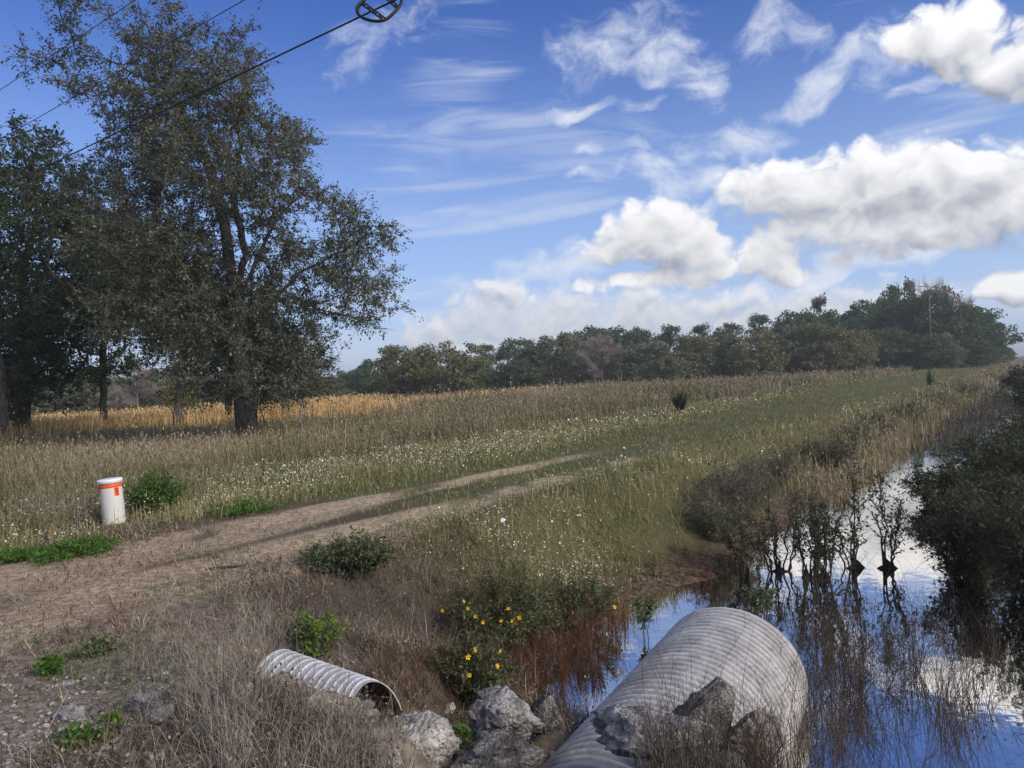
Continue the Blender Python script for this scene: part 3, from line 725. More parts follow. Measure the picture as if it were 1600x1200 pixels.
# two thin dead saplings right of the big trunk
def snag(label, px, D, top, lean, r, mat, group=None, name='dead_sapling'):
    x, y = at_d(px, D); z = float(H(x, y)); hh = EYE-z+(597-(px-800)*math.tan(ROLL)-top)*D/1155
    pts = [np.array([0, 0, -.05])]
    for k in range(1, 9): pts.append(np.array([lean*hh*k/8+rng.normal(0, .02), rng.normal(0, .02), hh*k/8]))
    A_ = pts[:-1]; B_ = pts[1:]; ra = [r*(1-.09*k) for k in range(8)]; rb = [r*(1-.09*(k+1)) for k in range(8)]
    for k in range(26):
        i = rng.integers(3, 8); a = pts[i]; d = rng.normal(0, 1, 3); d[2] = abs(d[2])*.8; d /= np.linalg.norm(d); A_ = A_+[a]; B_ = B_+[a+d*rng.uniform(.2, .7)*hh*.25]; ra.append(r*.25); rb.append(r*.1)
    V, F, T = prisms(np.array(A_), np.array(B_), np.array(ra), np.array(rb), 5)
    o = build(name, V, F, mat, tint=T); o.location = (x, y, z); tag(o, label, 'dead tree', group); return o
snag('pale leafless sapling standing right of the big oak trunk', 468, 25.5, 600, .02, .05, M['twig'])
snag('thin dark leaning stem just right of the big oak trunk', 415, 30, 622, -.22, .035, M['twig_dark'])
snag('thin pale stem leaning at the right edge of the oak shade', 486, 26.5, 628, .03, .025, M['twig'])

# ------------------------------------------------------------------ far trees: a few kinds, built once and copied
def far_proto(name, kind, mat, seed, nl=15000, trunk_h=.25, leaf=.036, bark_='bark_far'):
    """a tree of unit height and unit width; the crown is made of many small leaves on a branch skeleton"""
    rg = np.random.default_rng(seed); root = empty(name, (0, 0, 0))
    blobs = []
    if kind == 'round':
        for k in range(17):
            a = rg.uniform(0, 2*np.pi); z = rg.uniform(.12, .84); w = .33*math.sin(math.pi*min(1, (z+.14)/1.12))**.55; d = rg.uniform(.35, 1)*w
            blobs.append((d*math.cos(a), d*math.sin(a), z, .15*rg.uniform(.75, 1.25), .15, .115*rg.uniform(.8, 1.2)))
        trunk = [[(0, 0, 0), (.01, 0, .2), (0, 0, .5)]]
    elif kind == 'pine':
        for k in range(11):
            a = rg.uniform(0, 2*np.pi); z = rg.uniform(.55, .95); w = .30*(1.05-z)/.5+.1; d = rg.uniform(.25, 1)*w
            blobs.append((d*math.cos(a), d*math.sin(a), z, .15*rg.uniform(.7, 1.2), .14, .055*rg.uniform(.8, 1.3)))
        blobs.append((0, 0, .95, .12, .12, .05))
        trunk = [[(0, 0, 0), (.012, .01, .35), (-.01, .0, .65), (0, 0, .9)]]
    elif kind == 'bare':
        for k in range(14):
            a = rg.uniform(0, 2*np.pi); z = rg.uniform(.3, .85); w = .36*math.sin(math.pi*min(1, (z+.05)/1.1))**.5; d = rg.uniform(.3, 1)*w
            blobs.append((d*math.cos(a), d*math.sin(a), z, .16, .16, .13))
        trunk = [[(0, 0, 0), (.01, 0, .2), (0, 0, .45)]]
    elif kind == 'snag':
        for k in range(9):
            a = rg.uniform(0, 2*np.pi); z = rg.uniform(.74, .95); d = rg.uniform(.1, .34); blobs.append((d*math.cos(a), d*math.sin(a), z, .12, .12, .07))
        trunk = [[(0, 0, 0), (.01, 0, .4), (0, 0, .75)]]
    nodes = []; par = []
    pl = trunk[0]
    for a in range(len(pl)-1):
        for k in range(6):
            t = k/6; nodes.append(np.array(pl[a])*(1-t)+np.array(pl[a+1])*t); par.append(len(nodes)-2)
    nodes.append(np.array(pl[-1])); par.append(len(nodes)-2)
    att = in_blobs(blobs, 420 if kind != 'snag' else 120, seed)
    P, par = colonize(att, nodes, par, D=.05 if kind != 'snag' else .035, di=.45, dk=.075 if kind != 'snag' else .05, seed=seed, iters=60)
    r, _ = radii(par, .0022 if kind in ('bare', 'snag') else .0016); r = (.026 if kind != 'snag' else .016)*(r/r[0])**1.5; r = np.maximum(r, .0012)
    c = np.nonzero(par >= 0)[0]
    parts = [prisms(P[par[c]], P[c], r[par[c]], r[c], 4)]
    if kind in ('bare', 'snag'):
        n = 9000 if kind == 'bare' else 700; src = rng.choice(c[r[c] <= np.quantile(r[c], .7)], n); d = (P[src]-P[par[src]]); d /= np.linalg.norm(d, axis=1)[:, None]+1e-9
        d = d*.7+rng.normal(0, .5, (n, 3)); d[:, 2] += .35; d /= np.linalg.norm(d, axis=1)[:, None]
        Lx = rng.uniform(.03, .11, n)[:, None]; a = P[src]+rng.normal(0, .012, (n, 3))
        br_ = prisms(a, a+d*Lx, np.full(n, .0011), np.full(n, .0005), 3)
        V, F, T = cat(parts); build('trunk', V, F, M[bark_], root, tint=T)
        V, F, T = br_; build('crown', V, F, mat, root, tint=T)
        return root
    V, F, T = cat(parts); build('trunk', V, F, M[bark_], root, tint=T)
    # leaf clumps: mostly on the outside of the crown, uneven in size, some sticking out
    cl = []
    if kind == 'round':
        while len(cl) < 150:
            d_ = rg.normal(size=3); d_ /= np.linalg.norm(d_); rr_ = rg.uniform(.35, 1.0)**.5; z = .50+.48*d_[2]*rr_
            prof = min(1, ((z+.02)/.30))**.35*min(1, max(0, (1.03-z)/.5))**.45
            w_ = .62*rr_*prof*(1+.16*math.sin(3*math.atan2(d_[1], d_[0])+seed)+.10*math.sin(7*z+seed*2))
            k_ = w_/max(1e-3, math.hypot(d_[0], d_[1])) if rg.random() < .75 else w_*.7/max(.2, math.hypot(d_[0], d_[1]))
            k_ = min(k_, w_/max(1e-3, math.hypot(d_[0], d_[1]))); cl.append((d_[0]*k_, d_[1]*k_, z, .070*rg.uniform(.6, 1.5)))
    else:
        while len(cl) < 75:
            b_ = blobs[rg.integers(len(blobs))]; d_ = rg.normal(size=3); d_ /= np.linalg.norm(d_); cl.append((b_[0]+d_[0]*b_[3]*.9, b_[1]+d_[1]*b_[4]*.9, b_[2]+d_[2]*b_[5], .055*rg.uniform(.6, 1.4)))
    cl = np.array(cl); src = rg.choice(len(cl), nl, p=cl[:, 3]**2/np.sum(cl[:, 3]**2)); d_ = rg.normal(size=(nl, 3)); d_ /= np.linalg.norm(d_, axis=1)[:, None]
    lp = cl[src, :3]+d_*(cl[src, 3]*rg.random(nl)**.4*1.25)[:, None]*np.array([1.15, 1.15, .75])
    lp = lp[lp[:, 2] > .02]
    V, F, T = leaves(lp, leaf*np.exp(rng.normal(0, .3, len(lp))), None, .6)
    # each clump keeps a slightly different tone
    T = np.clip(T+.25*(np.repeat(hash2(np.round(lp[:, 0]*7).astype(np.int64), np.round(lp[:, 2]*7).astype(np.int64), 5), 4)-.5), 0, 1)
    build('crown', V, F, mat, root, tint=T)
    return root
PROTO = {
 'olive': [far_proto('oak_tree', 'round', M['far_olive'], 101), far_proto('oak_tree', 'round', M['far_olive'], 102)],
 'green': [far_proto('oak_tree', 'round', M['far_green'], 103), far_proto('oak_tree', 'round', M['far_green'], 104)],
 'dark': [far_proto('oak_tree', 'round', M['far_dark'], 105, 15000), far_proto('oak_tree', 'round', M['far_dark'], 106, 15000)],
 'pine': [far_proto('pine_tree', 'pine', M['pine'], 107, 4200, leaf=.028), far_proto('pine_tree', 'pine', M['pine'], 108, 4200, leaf=.028)],
 'bare': [far_proto('bare_tree', 'bare', M['twig_pink'], 109)],
 'snag': [far_proto('dead_tree', 'snag', M['twig_pink'], 110, bark_='bark_pale')],
 'yellow': [far_proto('shrub', 'round', M['yellowish'], 112, 3500, leaf=.05)],
}
USED = {}
def far_tree(kind, px, top, width, D, label, cat_='tree', group='trees along the far edge of the field', low=0.0):
    """column, row of the top and width in photograph pixels; distance"""
    x, y = at_d(px, D); z = float(H(x, y)); hor = 597-(px-800)*math.tan(ROLL)
    hgt = (hor-top)*D/1155+EYE-z; wd = width*D/1155
    lst = PROTO[kind]; k = USED.get(kind, 0); USED[kind] = k+1
    p = lst[k % len(lst)]; o = p if k < len(lst) else copy_tree(p)
    o.location = (x, y, z-low*hgt); o.rotation_euler = (0, 0, rng.uniform(0, 6.28)); f = 1.14 if kind in ('olive', 'green', 'dark') else (1.5 if kind == 'pine' else 1.0)
    o.scale = (wd*f, wd*f, hgt*(1+low)*1.02)
    tag(o, label, cat_, group)
    if 'label' in o and k >= len(lst): pass
    return o
FAR = [
 # the near row, from left to right
 ('dark', 530, 590, 50, 150, 'small dark tree at the left tip of the far tree line'),
 ('dark', 556, 577, 48, 140, 'low dark tree second from the left tip of the far tree line'),
 ('dark', 590, 562, 56, 130, 'dark rounded tree just left of the tall olive tree'),
 ('olive', 630, 540, 74, 105, 'tall olive green tree, the first high one from the left in the far line'),
 ('dark', 664, 556, 40, 125, 'narrow dark tree in the gap between the two tall olive trees'),
 ('olive', 698, 533, 92, 100, 'broad olive brown tree with foliage down to the grass, left part of the far line'),
 ('green', 742, 556, 54, 120, 'grey green tree at the right shoulder of the broad olive brown tree'),
 ('dark', 803, 565, 62, 112, 'low round dark oak below the pines, standing in front of them'),
 ('pine', 762, 541, 46, 165, 'dark pine with a low flat top, first pine from the left'),
 ('pine', 795, 533, 52, 160, 'dark pine with a rounded top, second pine from the left'),
 ('pine', 826, 533, 46, 165, 'dark pine with a dome top, third pine from the left'),
 ('green', 868, 522, 84, 118, 'feathery grey green tree left of the bare greyish tree'),
 ('bare', 940, 524, 104, 112, 'leafless pinkish grey tree in the middle of the far line'),
 ('dark', 920, 514, 70, 150, 'dark oak rising behind the left half of the bare greyish tree'),
 ('dark', 960, 513, 70, 152, 'dark oak rising behind the right half of the bare greyish tree'),
 ('green', 1018, 534, 78, 112, 'soft grey green round tree just right of the bare greyish tree'),
 ('dark', 996, 514, 60, 155, 'dark oak behind the left edge of the soft round tree'),
 ('pine', 1046, 512, 58, 158, 'pine with a layered top behind the soft round tree'),
 ('olive', 1088, 524, 66, 118, 'narrow olive tree between the soft round tree and the wide oaks'),
 ('pine', 1098, 511, 48, 160, 'pine showing a small dark top above the narrow olive tree'),
 ('pine', 1134, 508, 56, 160, 'pine with a flat dark top left of the wide central oak'),
 ('green', 1138, 540, 50, 125, 'low grey green tree between the narrow olive tree and the wide oak'),
 ('olive', 1170, 514, 84, 116, 'wide olive oak with a short visible trunk, centre right of the far line'),
 ('pine', 1190, 495, 54, 160, 'pine top above the wide olive oak'),
 ('pine', 1228, 491, 54, 162, 'pine top above and right of the wide olive oak'),
 ('green', 1228, 513, 78, 122, 'hazy grey green oak with foliage to the ground right of the wide olive oak'),
 ('olive', 1290, 505, 80, 118, 'sunlit olive oak with bulging clumps, second from the right of the low oaks'),
 ('olive', 1334, 514, 56, 122, 'rounded olive oak that ends the row of low oaks on the right'),
 ('pine', 1284, 468, 40, 150, 'tall pine with a small round tuft standing above its neighbours'),
 ('dark', 1280, 487, 76, 148, 'dark oak under the tall pine with the small round tuft'),
 ('dark', 1328, 492, 66, 150, 'dark oak between the tufted pine and the wooded hill'),
 ('dark', 1362, 472, 76, 146, 'dark oak at the left shoulder of the high wood'),
 ('pine', 1394, 450, 58, 150, 'pine with a broad rounded head, left top of the high wood'),
 ('pine', 1428, 442, 28, 156, 'thin pine with a tiny top just left of the dead trees'),
 ('dark', 1412, 474, 84, 142, 'dark oak below the broad headed pine of the high wood'),
 ('dark', 1456, 453, 84, 140, 'dark oak with the highest dome of the high wood'),
 ('snag', 1457, 430, 66, 134, 'tall dead tree with pale double trunk and fan of bare branches'),
 ('snag', 1472, 440, 50, 136, 'tall dead tree with pale trunk just right of the first dead one'),
 ('snag', 1505, 456, 54, 134, 'lower dead tree with a flat bare crown on the right'),
 ('dark', 1500, 478, 92, 142, 'dark spreading oak below the lower dead tree'),
 ('dark', 1526, 490, 56, 150, 'dark oak sloping down at the right side of the high wood'),
 ('pine', 1546, 506, 36, 165, 'small pine on the falling right edge of the high wood'),
 ('dark', 1554, 532, 38, 170, 'low dark oak at the right foot of the high wood'),
 ('green', 1574, 548, 18, 215, 'far small grey green tree where the tree line meets the horizon'),
 # the low growth in front of the high wood
 ('dark', 1382, 515, 80, 132, 'dense low oak at the left foot of the high wood'),
 ('dark', 1428, 525, 76, 130, 'dense low oak in the middle foot of the high wood'),
 ('green', 1470, 520, 46, 128, 'grey green bushy tree in front of the dead tree trunks'),
 ('dark', 1505, 530, 70, 136, 'dense low oak at the right foot of the high wood'),
 ('green', 1532, 538, 40, 140, 'grey green bushy tree low at the right of the high wood'),
 ('dark', 850, 560, 70, 140, 'low dark filler oak behind the feathery grey green tree'),
 ('dark', 730, 575, 80, 150, 'low dark oak behind the gap between olive brown tree and pines'),
 ('dark', 1060, 552, 80, 145, 'low dark oak behind the soft round and narrow olive trees'),
 ('dark', 1200, 545, 90, 140, 'low dark oak behind the wide olive oak'),
 ('dark', 980, 558, 70, 140, 'low dark oak behind the right side of the bare greyish tree'),
 ('dark', 1310, 530, 80, 140, 'low dark oak behind the sunlit olive oak'),
]
for t in FAR: far_tree(*t)
G2 = 'thicket behind the russet grass at left'
for t in [('green', 10, 585, 90, 95, 'grey green thicket tree at the far left behind the dark oaks'), ('green', 110, 575, 100, 90, 'grey green thicket tree seen left of the slender oak'),
          ('bare', 215, 560, 90, 88, 'leafless grey shrubby tree seen between the slender oak and the leaning oak'), ('green', 170, 588, 70, 92, 'low grey green tree seen behind the slender trunk'),
          ('green', 250, 575, 80, 96, 'grey green tree seen just left of the leaning oak'), ('yellow', 280, 585, 44, 78, 'yellowing leafy shrub behind the leaning oak'),
          ('dark', 325, 590, 80, 100, 'dark low tree seen between leaning oak and big oak'), ('green', 400, 590, 90, 105, 'grey green tree seen low behind the big oak trunk'),
          ('dark', 455, 585, 80, 110, 'dark low tree seen right of the big oak trunk'), ('green', 500, 590, 70, 125, 'grey green tree in the gap right of the big oak'),
          ('bare', 180, 600, 60, 80, 'small leafless grey shrub behind the slender trunk')]:
    far_tree(*t, group=G2)
print('far trees done')

# ------------------------------------------------------------------ pipes
def pipe_metal(name, c0, c1, rust, rough=.45, metallic=.25):
    m, N = new_mat(name); co = N.n('ShaderNodeTexCoord').outputs['Object']
    a = N.noise(co, 3.5, 5, .65); b_ = N.noise(N.map(co, scale=(1, 6, 1)), 9, 4, .6); c_ = N.noise(co, 40, 3, .6)
    col = N.mix(N.step(a, .32, .68), c4(c0), c4(c1))
    big_ = N.noise(co, 1.4, 6, .7)
    col = N.mix(N.m('MULTIPLY', N.step(big_, .50, .66), .5), col, c4(rust))
    col = N.mix(N.m('MULTIPLY', N.step(b_, .52, .68), .55), col, c4(rust))
    col = N.mix(N.m('MULTIPLY', N.step(c_, .58, .7), .25), col, (.16, .14, .12, 1))
    wz = N.n('ShaderNodeSeparateXYZ'); N.put(wz.inputs[0], N.n('ShaderNodeNewGeometry').outputs['Position'])      # mud dried on above the waterline
    mud_ = N.m('MULTIPLY', N.step(N.m('ADD', wz.outputs[2], N.m('MULTIPLY', a, .30)), WATER+.42, WATER+.12), .75)
    col = N.mix(mud_, col, (.11, .095, .075, 1))
    cr_ = N.n('ShaderNodeAttribute', attribute_name='crest_light').outputs['Fac']      # light on the ridges, shade between them, painted into the colour
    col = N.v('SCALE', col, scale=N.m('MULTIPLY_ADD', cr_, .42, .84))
    out(N, bsdf(N, col, rough, .4, bump(N, c_, .15, .004), metallic)); return m
def corrugated(name, label, end, az, pitch_deg, R0, length, wave, depth, mo, mi, cat_='pipe', cut=0.0, helix=1.0):
    """a hollow corrugated pipe whose open end sits at 'end' and which runs back into the bank"""
    d = np.array([math.sin(az)*math.cos(pitch_deg), math.cos(az)*math.cos(pitch_deg), math.sin(pitch_deg)])
    u = np.cross(d, (0, 0, 1)); u /= np.linalg.norm(u); v = np.cross(u, d)
    nt = int(length/wave*15); na = 72; t = np.linspace(0, length, nt); th = np.arange(na)*2*np.pi/na
    T_, TH = np.meshgrid(t, th, indexing='ij')
    def surf(r, inner):
        ph = T_/wave*2*np.pi+TH*helix
        fr_ = (ph/(2*np.pi)+.5) % 1-.5; rr = r+depth*(1.3*np.exp(-(np.abs(fr_)/.15)**2.4)-.3)*(1-.6*(T_ < wave*.4)) + .012*R0*np.sin(2*TH+1)
        tt = T_+cut*np.sin(TH)*np.exp(-T_/.25)
        V = (-d)[None, None]*tt[..., None]+u*(np.cos(TH)*rr)[..., None]+v*(np.sin(TH)*rr)[..., None]
        i = np.arange(nt*na).reshape(nt, na); j = np.roll(i, -1, 1)
        F = np.stack([i[:-1], j[:-1], j[1:], i[1:]], -1).reshape(-1, 4)
        return V.reshape(-1, 3), F if not inner else F[:, ::-1]
    root = empty(name, end); tag(root, label, cat_)
    V, F = surf(R0, False); build('outer_wall', V, [F], mo, root, smooth=True, attrs=dict(crest_light=(np.abs((T_/wave+helix*TH/(2*np.pi)+.5) % 1-.5) < .13).astype(float).ravel()))
    th_ = .008 if R0 < .4 else .014
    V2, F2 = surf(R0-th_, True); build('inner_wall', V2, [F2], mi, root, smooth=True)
    Vr = np.concatenate([V[:na], V2[:na]]); k = np.arange(na); k2 = np.roll(k, -1)
    build('rim', Vr, [np.stack([k, k+na, k2+na, k2], -1)], mo, root)
    return root
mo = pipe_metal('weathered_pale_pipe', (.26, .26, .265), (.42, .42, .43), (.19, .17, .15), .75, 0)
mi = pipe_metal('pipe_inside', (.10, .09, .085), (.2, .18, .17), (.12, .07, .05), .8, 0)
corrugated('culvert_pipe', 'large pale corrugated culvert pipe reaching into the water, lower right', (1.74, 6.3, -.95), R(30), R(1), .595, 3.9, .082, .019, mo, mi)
mo2 = pipe_metal('galvanised_pipe', (.36, .37, .40), (.50, .52, .56), (.30, .28, .27), .6, .1)
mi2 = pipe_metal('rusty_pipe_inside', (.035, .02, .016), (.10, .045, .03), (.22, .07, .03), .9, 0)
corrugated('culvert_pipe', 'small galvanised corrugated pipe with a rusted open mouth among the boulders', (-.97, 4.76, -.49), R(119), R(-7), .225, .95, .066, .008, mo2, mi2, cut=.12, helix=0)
# torn rusty flap of metal under the mouth
a_ = np.linspace(0, 1, 9); fl = []
for i in range(9):
    for j in range(5):
        fl.append((.05*j+.03*math.sin(i*.9), .02*math.sin(j*1.5+i*.5), -.03*i+.015*math.sin(j*2)))
ii = np.arange(45).reshape(9, 5)
flV = np.array(fl); fF = np.stack([ii[:-1, :-1], ii[:-1, 1:], ii[1:, 1:], ii[1:, :-1]], -1).reshape(-1, 4)
flV2 = flV+np.array([0, .006, 0])
ed = np.concatenate([ii[0], ii[1:, -1], ii[-1, ::-1][1:], ii[::-1, 0][1:-1]]); ed2 = np.roll(ed, -1)
o = build('metal_scrap', np.concatenate([flV, flV2]), [fF, fF[:, ::-1]+45, np.stack([ed, ed2, ed2+45, ed+45], -1)], plain('rust', (.30, .10, .045), .9, .2, 14, .5), smooth=False)
o.location = (-.84, 4.72, -.56); o.rotation_euler = (R(15), R(8), R(-25)); tag(o, 'orange rusty torn metal scrap below the mouth of the small pipe', 'scrap')

# ------------------------------------------------------------------ boulders
from mathutils import noise as mnoise
def limestone(name, lo, hi, lich, pit=.5, sc=5):
    m, N = new_mat(name); co = N.n('ShaderNodeNewGeometry').outputs['Position']
    a = N.noise(co, sc, 7, .68, .4); b_ = N.noise(co, sc*7, 5, .7); v = N.n('ShaderNodeTexVoronoi'); N.put(v.inputs['Vector'], co); v.inputs['Scale'].default_value = sc*9
    col = N.mix(N.step(a, .38, .62), c4(lo), c4(hi))
    col = N.mix(N.m('MULTIPLY', N.step(b_, .50, .64), .55), col, c4(lich))
    big = N.noise(co, sc*1.6, 6, .75)
    col = N.mix(N.m('MULTIPLY', N.step(big, .50, .58), .6), col, c4(lich))
    col = N.mix(N.m('MULTIPLY', N.step(v.outputs['Distance'], .28, .10), pit), col, (lo[0]*.4, lo[1]*.4, lo[2]*.4, 1))
    h = N.m('ADD', N.m('MULTIPLY', b_, .7), N.m('MULTIPLY', v.outputs['Distance'], .5))
    out(N, bsdf(N, col, .95, .15, bump(N, h, 1.0, .045))); return m
ST = {'grey': limestone('grey_limestone', (.17, .165, .165), (.52, .50, .485), (.13, .127, .127)),
      'pale': limestone('pale_limestone', (.32, .31, .30), (.68, .65, .61), (.24, .23, .225), .35),
      'tan': limestone('tan_limestone', (.18, .165, .155), (.48, .42, .36), (.14, .13, .13), .35),
      'dark': limestone('pitted_limestone', (.09, .087, .085), (.38, .365, .35), (.07, .068, .067), .7, 7)}
def rock_mesh(seed, sub=4, planes=12, rough=.16):
    bm = bmesh.new(); bmesh.ops.create_icosphere(bm, subdivisions=sub, radius=1.0); rg = random.Random(seed)
    pl = []
    for k in range(planes):
        n = Vector((rg.gauss(0, 1), rg.gauss(0, 1), rg.gauss(0, 1))).normalized(); pl.append((n, rg.uniform(.55, .85)))
    off = Vector((seed*3.1, seed*1.7, seed*.9))
    for vv in bm.verts:
        p = vv.co.copy()
        for n, dd in pl:
            e = p.dot(n)-dd
            if e > 0: p -= n*e*.92
        p *= 1+.20*mnoise.noise(p*1.1+off)
        q = mnoise.fractal(p*2.6+off, .75, 2.2, 7); rdg = abs(mnoise.noise(p*2.4-off)); rd2 = abs(mnoise.noise(p*6.5+off))
        vv.co = p*(1+rough*q-.13*max(0, .14-rdg)/.14-.045*max(0, .2-rd2)/.2)
    V = np.array([v.co[:] for v in bm.verts]); F = np.array([[v.index for v in f.verts] for f in bm.faces]); bm.free()
    return V, F
import bmesh
def rock(label, px, py, w, d, h, mat, seed, rz=0, sink=.3, tilt=0.0, D=None, z0=None, name='boulder', group=None, sub=5):
    """px, py: the middle of the foot of the stone in the photograph"""
    x, y, z = spot(px, py)
    if D: dr = ray(px, py); x, y = dr[0]*D, D; z = EYE+dr[2]*D; sink = 0
    if group == GL: w, d, h = w*1.3, d*1.3, h*1.5
    V, F = rock_mesh(seed, sub); V = V*np.array([w/2, d/2, h/2])*.86
    ct, st_ = math.cos(tilt), math.sin(tilt); V = np.stack([V[:, 0]*ct+V[:, 2]*st_, V[:, 1], -V[:, 0]*st_+V[:, 2]*ct], -1)
    V[:, 2] -= V[:, 2].min()
    o = build(name, V, [F], ST[mat], smooth=True); o.location = (x, y+d*.3, z-sink*h*.8-.03); o.rotation_euler = (0, 0, rz)
    tag(o, label, 'rock', group); return o
GL = 'stones lying on the road shoulder'
GR = 'boulders piled around the pipe ends'
rock('large tan and grey boulder behind dry stalks, beneath the small pipe', 508, 1205, .76, .40, .50, 'tan', 1, .4, .22, .2, D=3.8, group=GR)
rock('grey brown boulder wedged above the large tan one, left of the small pipe', 438, 1124, .46, .34, .32, 'tan', 12, .1, .2, D=4.4, group=GR)
rock('low grey stone just below the mouth of the small pipe', 634, 1172, .46, .32, .24, 'grey', 3, .2, .12, D=4.35, group=GR)
rock('pale flat topped boulder at the bottom edge, left of the middle', 645, 1215, .56, .42, .40, 'pale', 4, .1, .15, D=3.7, group=GR)
rock('big rounded grey boulder standing clear left of the large pipe', 790, 1184, .60, .42, .40, 'grey', 5, -.2, .08, .12, D=4.15, group=GR)
rock('dark pitted stone tucked behind the big rounded boulder', 852, 1156, .34, .28, .30, 'dark', 6, .5, .05, D=4.5, group=GR)
rock('low rough dark grey boulder cut by the bottom edge', 780, 1230, .70, .40, .26, 'dark', 7, .1, .1, D=3.6, group=GR)
rock('broad rough grey boulder leaning on the large pipe from the front', 1020, 1205, .72, .44, .36, 'grey', 8, -.3, .0, -.1, D=3.5, group=GR)
rock('dark pointed boulder on the flank of the large pipe', 1112, 1206, .56, .38, .54, 'dark', 9, .6, .0, .3, D=3.75, group=GR)
rock('small pale brown boulder right of the dark pointed one', 1186, 1212, .46, .34, .38, 'tan', 10, .9, .0, D=3.75, group=GR)
rock('grey boulder half hidden in dead stems right of the large pipe', 1262, 1190, .40, .34, .28, 'grey', 13, .2, .2, group=GR)
GL = 'stones lying on the road shoulder'
rock('rounded dark grey stone on the shoulder, lower left', 108, 1128, .22, .17, .12, 'grey', 14, .3, .2, group=GL)
rock('small pale stone touching the rounded dark one', 130, 1136, .13, .08, .06, 'pale', 15, 0, .2, group=GL)
rock('rounded grey green stone behind the tilted slab', 226, 1118, .22, .16, .12, 'grey', 16, .1, .2, group=GL)
rock('tilted flat slab leaning on the rounded stone', 240, 1136, .24, .14, .06, 'pale', 17, .2, .0, -.35, group=GL)
rock('pale chip of stone below the tilted slab', 226, 1158, .10, .07, .05, 'pale', 18, .3, .2, group=GL)
rock('flat white stone left of a pair on the shoulder', 82, 1078, .12, .08, .03, 'pale', 19, 0, .1, group=GL)
rock('flat bluish white stone, right of a pair on the shoulder', 108, 1072, .15, .09, .05, 'pale', 20, .4, .1, group=GL)
rock('pale brown lump of stone at the left edge of the shoulder', 38, 1078, .13, .09, .07, 'tan', 21, .4, .2, group=GL)
rock('flat white stone farthest left beside the straw', 22, 944, .20, .14, .03, 'pale', 22, .2, .1, group=GL)
rock('small brown white stone right of the far flat one', 42, 944, .10, .08, .04, 'tan', 23, .9, .1, group=GL)
rock('grey stone among dry stalks left of the large tan boulder', 352, 1118, .26, .2, .16, 'grey', 24, .3, .2, group=GL)
rock('pale blocky stone low among the dry stalks', 352, 1178, .18, .14, .14, 'pale', 25, .5, .2, group=GL)
rock('white rough stone near the bottom edge among stalks', 308, 1158, .20, .15, .10, 'pale', 26, .1, .2, group=GL)
CHIPS = ['pale stone chip in front of the large tan boulder', 'grey stone chip left of the pale flat topped boulder', 'tan stone chip between the low grey stone and the big rounded boulder', 'dark stone chip left of the big rounded boulder', "pale stone chip under the big rounded boulder's left foot", 'grey stone chip between the big rounded boulder and the large pipe', 'tan stone chip touching the left side of the large pipe', 'dark stone chip highest up beside the left flank of the large pipe', 'pale stone chip on the mud above the low grey stone', 'grey stone chip just right of the low grey stone', 'tan stone chip right of the large tan boulder at the bottom', 'dark stone chip in the dry stalks left of the large tan boulder', 'pale stone chip low in the dry stalks, left of the large tan boulder', 'grey stone chip at the bottom edge below the large tan boulder', 'tan stone chip beside the white rough stone near the bottom edge', 'dark stone chip left of the white rough stone near the bottom edge', 'pale stone chip right of the small pale brown boulder', 'grey stone chip between the dark pointed boulder and the pale brown one', 'tan stone chip rightmost of the chips, beneath dead stems', 'dark stone chip in front of the large pipe, left of the broad rough boulder']
for k, (px, py) in enumerate([(585, 1186), (612, 1200), (700, 1170), (716, 1196), (735, 1206), (862, 1188), (884, 1200), (905, 1172), (700, 1120), (672, 1132), (560, 1196), (400, 1150), (385, 1190), (420, 1200), (300, 1186), (270, 1192), (1215, 1205), (1150, 1205), (1235, 1180), (925, 1196)]):
    rock(CHIPS[k], px, py, rng.uniform(.09, .20), rng.uniform(.08, .16), rng.uniform(.07, .14), ('pale', 'grey', 'tan', 'dark')[k % 4], 40+k, rng.uniform(0, 6), .15, rng.uniform(-.4, .4), name='rubble_stone', group='broken stones in the rubble along the bottom edge', sub=4)
# gravel: uncountable chips
gv = []; o0 = 0; gf4 = []
nV, nF = rock_mesh(31, 1, 5, .05)
for k in range(1500):
    px = rng.uniform(0, 420); py = rng.uniform(1050, 1230)
    if rng.random() < .5: px = rng.uniform(0, 330); py = rng.uniform(1140, 1230)
    x_, y_ = at(px, py, 0.0); z_ = float(H(x_, y_)); s_ = .0085*math.exp(rng.normal(0, .45)); a = rng.uniform(0, 6.3); c_, n_ = math.cos(a), math.sin(a)
    v = nV*np.array([s_*1.3, s_, s_*.7]); v = np.stack([v[:, 0]*c_-v[:, 1]*n_, v[:, 0]*n_+v[:, 1]*c_, v[:, 2]], -1)+np.array([x_, y_, z_+s_*.3]); gv.append(v); gf4.append(nF+o0); o0 += len(v)
tag(build('gravel', np.concatenate(gv), [np.concatenate(gf4)], ST['pale'], smooth=True), 'loose pale limestone chips on the road shoulder', 'gravel', kind='stuff')

